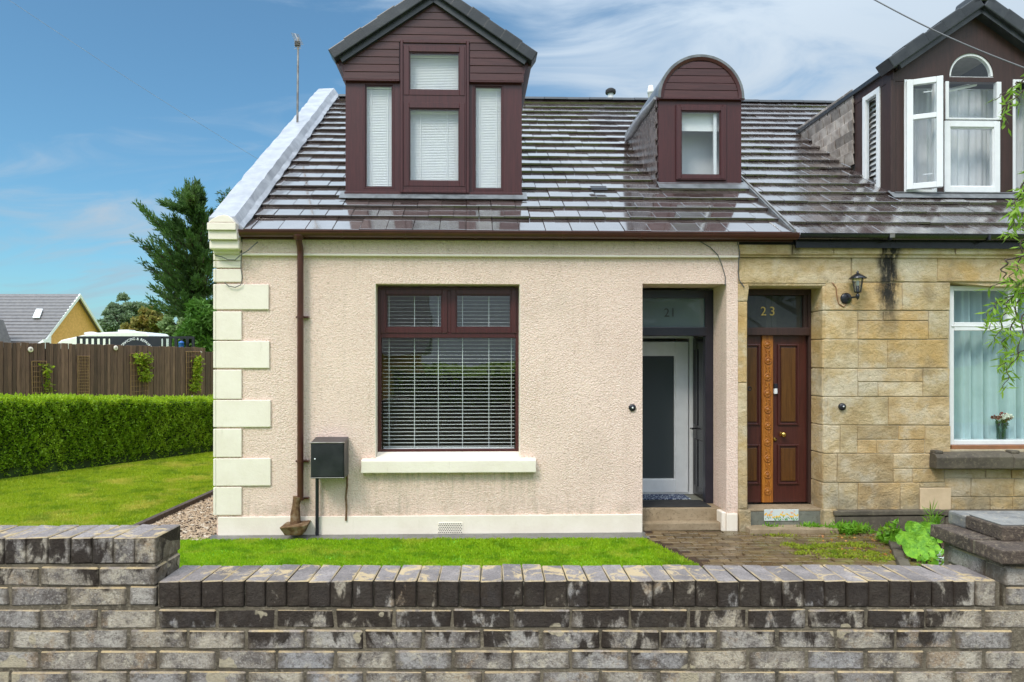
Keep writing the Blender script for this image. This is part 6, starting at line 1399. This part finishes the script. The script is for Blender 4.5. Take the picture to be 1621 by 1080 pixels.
part('trunk', tk, M['bark'], con)
# a second thin top shows just over the kneeler
c2 = world_thing('conifer_tree', 'sparse conifer top showing just above the white kneeler of the gable', 'tree', (WX(357, 26), 26, 0))
tk = MB().tube([(WX(362, 26), 26, 0), (WX(357, 26), 26, WZ(360, 26)), (WX(355, 26), 26, WZ(304, 26))], [.16, .05, .008], 7); part('trunk', tk, M['bark'], c2)
LP, LD = [], []
for k in range(70):
    pyy = random.uniform(306, 520); L_ = (pyy-298)*.0045+.12; an = random.uniform(0, 6.28); b0 = np.array([WX(356, 26), 26, WZ(pyy, 26)])
    for t in np.linspace(.1, 1, 12): LP.append(b0+np.array([math.cos(an), math.sin(an), .45])*L_*t+RNG.normal(size=3)*.03); LD.append(np.array([math.cos(an), math.sin(an), .6]))
LP, LD = np.repeat(np.array(LP), 3, 0), np.repeat(np.array(LD), 3, 0); part('foliage', leaf_mesh('foliage', LP+RNG.normal(size=LP.shape)*.05, LD+RNG.normal(size=LD.shape)*.4, .16, .035, M['cypress']), None, c2, kind='stuff')
def broad_tree(name, label, x, y, crown, trunk_r, nl, ls, mat, group=None, hollow=.45):
    "crown: list of (cx, cy, cz, rx, ry, rz) lobes"
    t = world_thing(name, label, 'tree', (x, y, 0), group); tk = MB(); zc = min(c[2]-c[5]*.3 for c in crown)
    limb(tk, (x, y, 0), (x, y, zc), trunk_r, trunk_r*.65, 6, .03)
    P, Dd = [], []; tot = sum(c[3]*c[5] for c in crown)
    for c in crown:
        limb(tk, (x, y, zc-.2), (c[0], c[1], c[2]+c[5]*.3), trunk_r*.5, trunk_r*.1, 5, .1)
        ncl = max(10, int(46*c[3]*c[5]/tot*len(crown)*.6))
        cc = rand_dirs(ncl)*RNG.uniform(hollow, 1, (ncl, 1))**.7*np.array(c[3:6])+np.array(c[:3])
        per = max(8, int(nl*c[3]*c[5]/tot/ncl)); rr = (c[3]*c[5])**.5*.24
        q = np.repeat(cc, per, 0)+rand_dirs(ncl*per)*RNG.uniform(.2, 1, (ncl*per, 1))*rr*np.array([1.15, 1.15, .8]); P.append(q); Dd.append((q-np.array(c[:3]))/max(c[3:6])+rand_dirs(len(q)))
        for k in range(4): j = random.randrange(ncl); limb(tk, (c[0], c[1], c[2]), tuple(cc[j]), trunk_r*.14, trunk_r*.04, 3, .08)
    part('crown', leaf_mesh('crown', np.concatenate(P), np.concatenate(Dd), ls, ls*.7, mat), None, t, kind='stuff'); part('trunk', tk, M['bark'], t); return t
def bt(label, lobes, Y, nl, ls, mat, tr=.3):
    cr = [(WX(px, Y+dy), Y+dy, WZ(py, Y), rx*Y/F, rx*Y/F, rz*Y/F) for px, py, rx, rz, dy in lobes]
    broad_tree('broadleaf_tree', label, cr[0][0], Y, cr, tr, nl, ls, mat, 'trees beyond the fence')
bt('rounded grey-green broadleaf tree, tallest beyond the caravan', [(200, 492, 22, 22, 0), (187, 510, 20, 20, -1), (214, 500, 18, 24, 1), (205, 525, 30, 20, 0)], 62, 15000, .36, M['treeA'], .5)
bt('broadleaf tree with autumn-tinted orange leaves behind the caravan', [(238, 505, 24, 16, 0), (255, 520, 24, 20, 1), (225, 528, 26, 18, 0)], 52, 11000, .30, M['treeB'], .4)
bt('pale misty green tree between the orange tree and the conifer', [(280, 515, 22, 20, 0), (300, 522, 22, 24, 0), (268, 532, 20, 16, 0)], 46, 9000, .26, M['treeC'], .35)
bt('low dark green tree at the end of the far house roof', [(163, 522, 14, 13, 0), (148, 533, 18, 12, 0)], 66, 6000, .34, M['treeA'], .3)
# hanging twigs of the contorted willow whose trunk stands outside the frame
wi = world_thing('willow_tree', 'contorted willow hanging bright leafy twigs in front of the sandstone cottage', 'tree', (5.6, 5.6, 0))
tk = MB(); limb(tk, (5.6, 5.6, 0), (5.5, 5.7, 2.6), .11, .08, 6, .05); 
LP, LD = [], []
def twig(px0, py0, pts, Y, r=.0045, dens=1.0):
    line = [Vector((WX(px, Y), Y+random.uniform(-.03, .03), WZ(py, Y))) for px, py in [(px0, py0)]+pts]
    fine = []
    for a, b in zip(line, line[1:]):
        for i in range(6): t = i/6; fine.append(a.lerp(b, t)+Vector((.012*math.sin((len(fine))*1.3), .012*math.cos(len(fine)*1.1), 0)))
    tk.tube([tuple(p) for p in fine], [r*1.6*(1-i/len(fine))+.0018 for i in range(len(fine))], 5)
    for p in fine[2:]:
        for k in range(int(3*dens) if random.random() < dens else 0): LP.append(np.array(p)+RNG.normal(size=3)*.012); LD.append(np.array([random.uniform(-1, 1), random.uniform(-.7, .7), random.uniform(-1.3, .25)]))
    return fine
Yw = 5.2
limb(tk, (5.5, 5.7, 2.6), (WX(1700, Yw), Yw, WZ(60, Yw)), .08, .03, 5, .06); limb(tk, (5.5, 5.7, 2.6), (WX(1690, Yw), Yw, WZ(300, Yw)), .05, .02, 5, .06)
limb(tk, (5.5, 5.7, 1.6), (WX(1680, Yw), Yw, WZ(390, Yw)), .05, .02, 5, .06)
twig(1700, 60, [(1650, 100), (1610, 135), (1585, 150), (1568, 163)], Yw, .005, .7); twig(1700, 60, [(1640, 130), (1600, 160), (1590, 180), (1598, 200)], Yw+.1, .004, .8)
twig(1690, 110, [(1640, 140), (1612, 128), (1604, 150), (1618, 175)], Yw, .004, .7)
twig(1700, 230, [(1650, 245), (1622, 290), (1612, 320), (1604, 345), (1600, 378)], Yw, .005, 1.6); twig(1690, 250, [(1640, 270), (1618, 300), (1622, 340), (1612, 372)], Yw+.1, .005, 1.5); twig(1690, 280, [(1645, 300), (1606, 320), (1598, 340)], Yw-.1, .004, 1.3)
twig(1680, 390, [(1640, 398), (1608, 408), (1590, 412), (1583, 430), (1594, 446), (1572, 452), (1566, 458)], Yw, .005, .6)
twig(1680, 400, [(1640, 420), (1615, 450), (1598, 480), (1584, 510), (1572, 548)], Yw, .005, 1.6); twig(1680, 410, [(1645, 440), (1612, 480), (1605, 520), (1590, 545), (1600, 590)], Yw+.12, .005, 1.5)
twig(1690, 420, [(1650, 470), (1620, 500), (1612, 550), (1596, 590), (1590, 622)], Yw-.1, .004, 1.2); twig(1690, 300, [(1650, 360), (1622, 380), (1618, 420), (1600, 440), (1615, 470)], Yw, .004, 1.0)
twig(1680, 430, [(1640, 460), (1600, 470), (1578, 480), (1566, 500), (1572, 530)], Yw+.05, .004, 1.3); twig(1690, 480, [(1650, 520), (1618, 555), (1598, 565), (1586, 585)], Yw, .004, 1.1)
LP, LD = np.array(LP), np.array(LD); part('leaves', leaf_mesh('leaves', LP, LD, .085, .017, M['willow']), None, wi, kind='stuff'); part('branches', tk, M['bark'], wi)

# ================================================================== BEYOND THE FENCE
bg = world_thing('bungalow', 'buff brick bungalow with a grey tiled gable roof and a small skylight beyond the fence', 'house', (-21.6, 35.5, 0))
ye0, ye1, yr_ = 33.0, 38.0, 35.5; xe = -21.4; eh, rh = WZ(531, 33), WZ(468, 35.5)
q = (xe, ye0)
part('wall', MB().prism_x([(ye0, 0), (ye0, eh), (yr_, rh), (ye1, eh), (ye1, 0)], -40, xe-.15), M['ybrick'], bg)
rfb = MB(); sl2 = (rh-eh)/(yr_-ye0); part('roof', rfb.prism_x([(ye0-.45, eh-.45*sl2+.05), (yr_, rh+.08), (ye1+.45, eh-.45*sl2+.05), (ye1+.45, eh-.45*sl2-.05), (yr_, rh-.04), (ye0-.45, eh-.45*sl2-.05)], -40, xe+.05), M['farroof'], bg)
rwb = MB()
for k in range(15): t = k/15; y = ye0-.45+(yr_-ye0+.45)*t; z = eh-.45*sl2+.05+(y-ye0+.45)*sl2; rwb.prism_x([(y, z+.005), (y, z+.05), (y+.20, z+.20*sl2+.012), (y+.2, z+.2*sl2)], -32, xe+.10)
part('tile_course', rwb, M['farroof'], bg, kind='stuff')
for s, y0_, y1_ in ((1, ye0-.5, yr_), (1, ye1+.5, yr_)):
    part('bargeboard', MB().add([(xe+.05, y0_, eh-.5*sl2-.15), (xe+.12, y0_, eh-.5*sl2-.15), (xe+.12, y1_, rh-.10), (xe+.05, y1_, rh-.10), (xe+.05, y0_, eh-.5*sl2+.04), (xe+.12, y0_, eh-.5*sl2+.04), (xe+.12, y1_, rh+.09), (xe+.05, y1_, rh+.09)], [(0,3,2,1),(4,5,6,7),(0,1,5,4),(1,2,6,5),(2,3,7,6),(3,0,4,7)]), M['fascia'], bg)
part('box_end', MB().prism([(xe-.5, eh-.65), (xe+.13, eh-.65), (xe+.13, eh-.2)], ye0-.47, ye0-.1), M['fascia'], bg); part('box_end', MB().prism_x([(ye0-.52, eh-.62), (ye0+.1, eh-.62), (ye0+.1, eh+.05), (ye0-.52, eh-.35)], xe+.04, xe+.14), M['fascia'], bg)
part('gutter', MB().box(-40, xe, ye0-.56, ye0-.42, eh-.52, eh-.40), M['fascia'], bg)
yk = ye0+.9; part('skylight', MB().slab([(WX(53, yk), yk-.05, eh+.05+.85*sl2+.09), (WX(64, yk), yk-.05, eh+.05+.85*sl2+.09), (WX(68, yk+.5), yk+.5, eh+.05+1.4*sl2+.09), (WX(58, yk+.5), yk+.5, eh+.05+1.4*sl2+.09)], .05), M['fascia'], bg)
part('front_wing_roof', MB().prism([(-30, eh-.9), (WX(8, 31.5), eh-.9), (WX(-12, 31.5), eh+.7), (-30, eh+.7)], 31.2, 32.2), M['farroof'], bg)
cvn = world_thing('caravan', 'white caravan whose curved roof shows above the fence', 'caravan', (WX(165, 31), 31, 0))
prf = [(84, 560), (88, 545), (97, 538), (120, 533), (140, 528), (165, 526), (195, 525), (215, 524.5), (230, 526), (236, 531), (239, 545), (240, 600)]
pp = [(WX(x, 31), WZ(y, 31)) for x, y in prf]+[(WX(84, 31), .6)]; pp[-2] = (WX(240, 31), .6)
part('shell', MB().prism(pp, 31, 33.1), M['vanwhite'], cvn, .06, 2)
part('roof_vent', MB().box(WX(190, 31.6), WX(208, 31.6), 31.4, 32, WZ(526, 31.6), WZ(522.5, 31.6)), M['vanwhite'], cvn, .02); part('roof_light', MB().lathe((WX(145, 31.6), 31.6, WZ(529, 31.6)), [(.3, 0), (.3, .06), (.1, .1)], 12), M['vanwhite'], cvn)
part('side_window', MB().box(WX(110, 31), WX(160, 31), 30.985, 31, 1.3, 1.8), M['black'], cvn)
for x in (120, 205): part('wheel', MB().lathe((WX(x, 31), 31.25, .33), [(.32, 0), (.33, .03), (.33, .19), (.18, .22)], 18, 'y'), M['blackmat'], cvn)
Yr = 22.8; rl = world_thing('railing', 'black metal railing standing above the fence in front of the caravan', 'railing', (WX(215, Yr), Yr, 0))
zt = WZ(533.5, Yr); part('top_rail', MB().box(WX(122, Yr), WX(308, Yr), Yr-.03, Yr+.03, zt-.06, zt+.02), M['black'], rl)
part('mid_rail', MB().box(WX(122, Yr), WX(308, Yr), Yr-.02, Yr+.02, 1.2, 1.25), M['black'], rl)
bm_ = MB().box(-.045, .045, -.02, .02, .0, zt-.05).mesh('railing_bar', M['black'])
x = 124
while x < 308:
    if not 176 < x < 255: o = part('railing_bar', bm_, None, rl); o.location = (WX(x, Yr)-WX(215, Yr), 0, 0)
    x += 9.1
sg_ = world_thing('sign_board', 'black sign board with white arched lettering on the railing above the fence', 'sign', (WX(215, Yr), Yr-.05, 1.9))
part('sign_panel', MB().box(WX(176, Yr), WX(256.5, Yr), Yr-.07, Yr-.04, 1.9, zt+.02), M['navy'], sg_)
txt = 'SERVICING & REPAIRS'; cxs = WX(217, Yr); Rr = .53; czs = WZ(537.5, Yr)-Rr-.02
for k, chh in enumerate(txt):
    if chh == ' ': continue
    t = math.pi/2-(k-(len(txt)-1)/2)*.112; me = text_mesh(chh, .118, .004, M['signwhite'], 'letter'); o = part('letter', me, None, sg_)
    o.location = (cxs+Rr*math.cos(t)-WX(215, Yr), -.03, czs+Rr*math.sin(t)-1.9); o.rotation_euler = (R(90), -(t-math.pi/2), 0)
bk = world_thing('blue_container', 'small bright blue container hanging at the right end of the railing', 'container', (WX(287, Yr), Yr-.2, 0)); part('body', MB().lathe((WX(287, 22.5), 22.5, WZ(552, 22.5)), [(.07, 0), (.09, .18), (.10, .19), (.085, .2)], 14), M['blue'], bk); part('lid', MB().lathe((WX(287, 22.5), 22.5, WZ(552, 22.5)+.2), [(.08, 0), (.08, .02), (.02, .05)], 14), M['blue'], bk)

# ================================================================== ACROSS THE STREET (what the wet panes mirror)
for k, (x, y, s) in enumerate(((-6.5, -11, 1.0), (-12, -16, 1.3), (10.5, -19, .9), (18, -15, 1.2), (-22, -14, 1.2))):
    cr = [(x, y, 6.2*s, 2.6*s, 2.4*s, 2.2*s), (x-1.6*s, y+.4, 5.2*s, 2.0*s, 1.8*s, 1.5*s), (x+1.7*s, y-.3, 5.0*s, 2.0*s, 1.8*s, 1.6*s), (x+.3, y+.8, 4.2*s, 2.4*s, 1.6*s, 1.2*s)]
    broad_tree('street_tree', ['broadleaf tree across the road, opposite the big ground floor window', 'broadleaf tree across the road, left of the one opposite the window', 'small broadleaf tree across the road behind the far hedge', 'broadleaf tree across the road at the far right', 'broadleaf tree across the road at the far left'][k], x, y, cr, .22, 5200, .24, M['street_leaf'], 'trees across the road')
hh = world_thing('hedge', 'garden hedge across the road behind the viewer', 'hedge', (3, -8.5, 0)); n = 9000
part('hedge_branches', MB().box(-2.5, 12, -9.1, -8.3, 0, 1.6), M['hedgecore'], hh); P = np.stack([RNG.uniform(-2.6, 12.1, n), RNG.uniform(-8.35, -8.1, n), RNG.uniform(0, 1.9, n)], 1); part('hedge_leaves', leaf_mesh('hedge_leaves', P, rand_dirs(n)+np.array([0, 1, .3]), .12, .08, M['hedge']), None, hh, kind='stuff')
ho = world_thing('bungalow', 'buff brick bungalow across the road behind the viewer', 'house', (-4, -20, 0))
part('wall', MB().box(-13, -2, -24, -17, 0, 2.7), M['ybrick'], ho); part('roof', MB().prism_x([(-16.6, 2.55), (-20.5, 5.6), (-24.4, 2.55)], -13.4, -1.6), M['farroof'], ho); part('window', MB().box(-7, -4.6, -17.02, -16.98, 1, 2.1), M['white'], ho)
for r_ in (3.0, -3.0):
    pass
nobj = len(bpy.data.objects)
print('objects', nobj, 'faces', sum(len(o.data.polygons) for o in bpy.data.objects if o.type == 'MESH'))
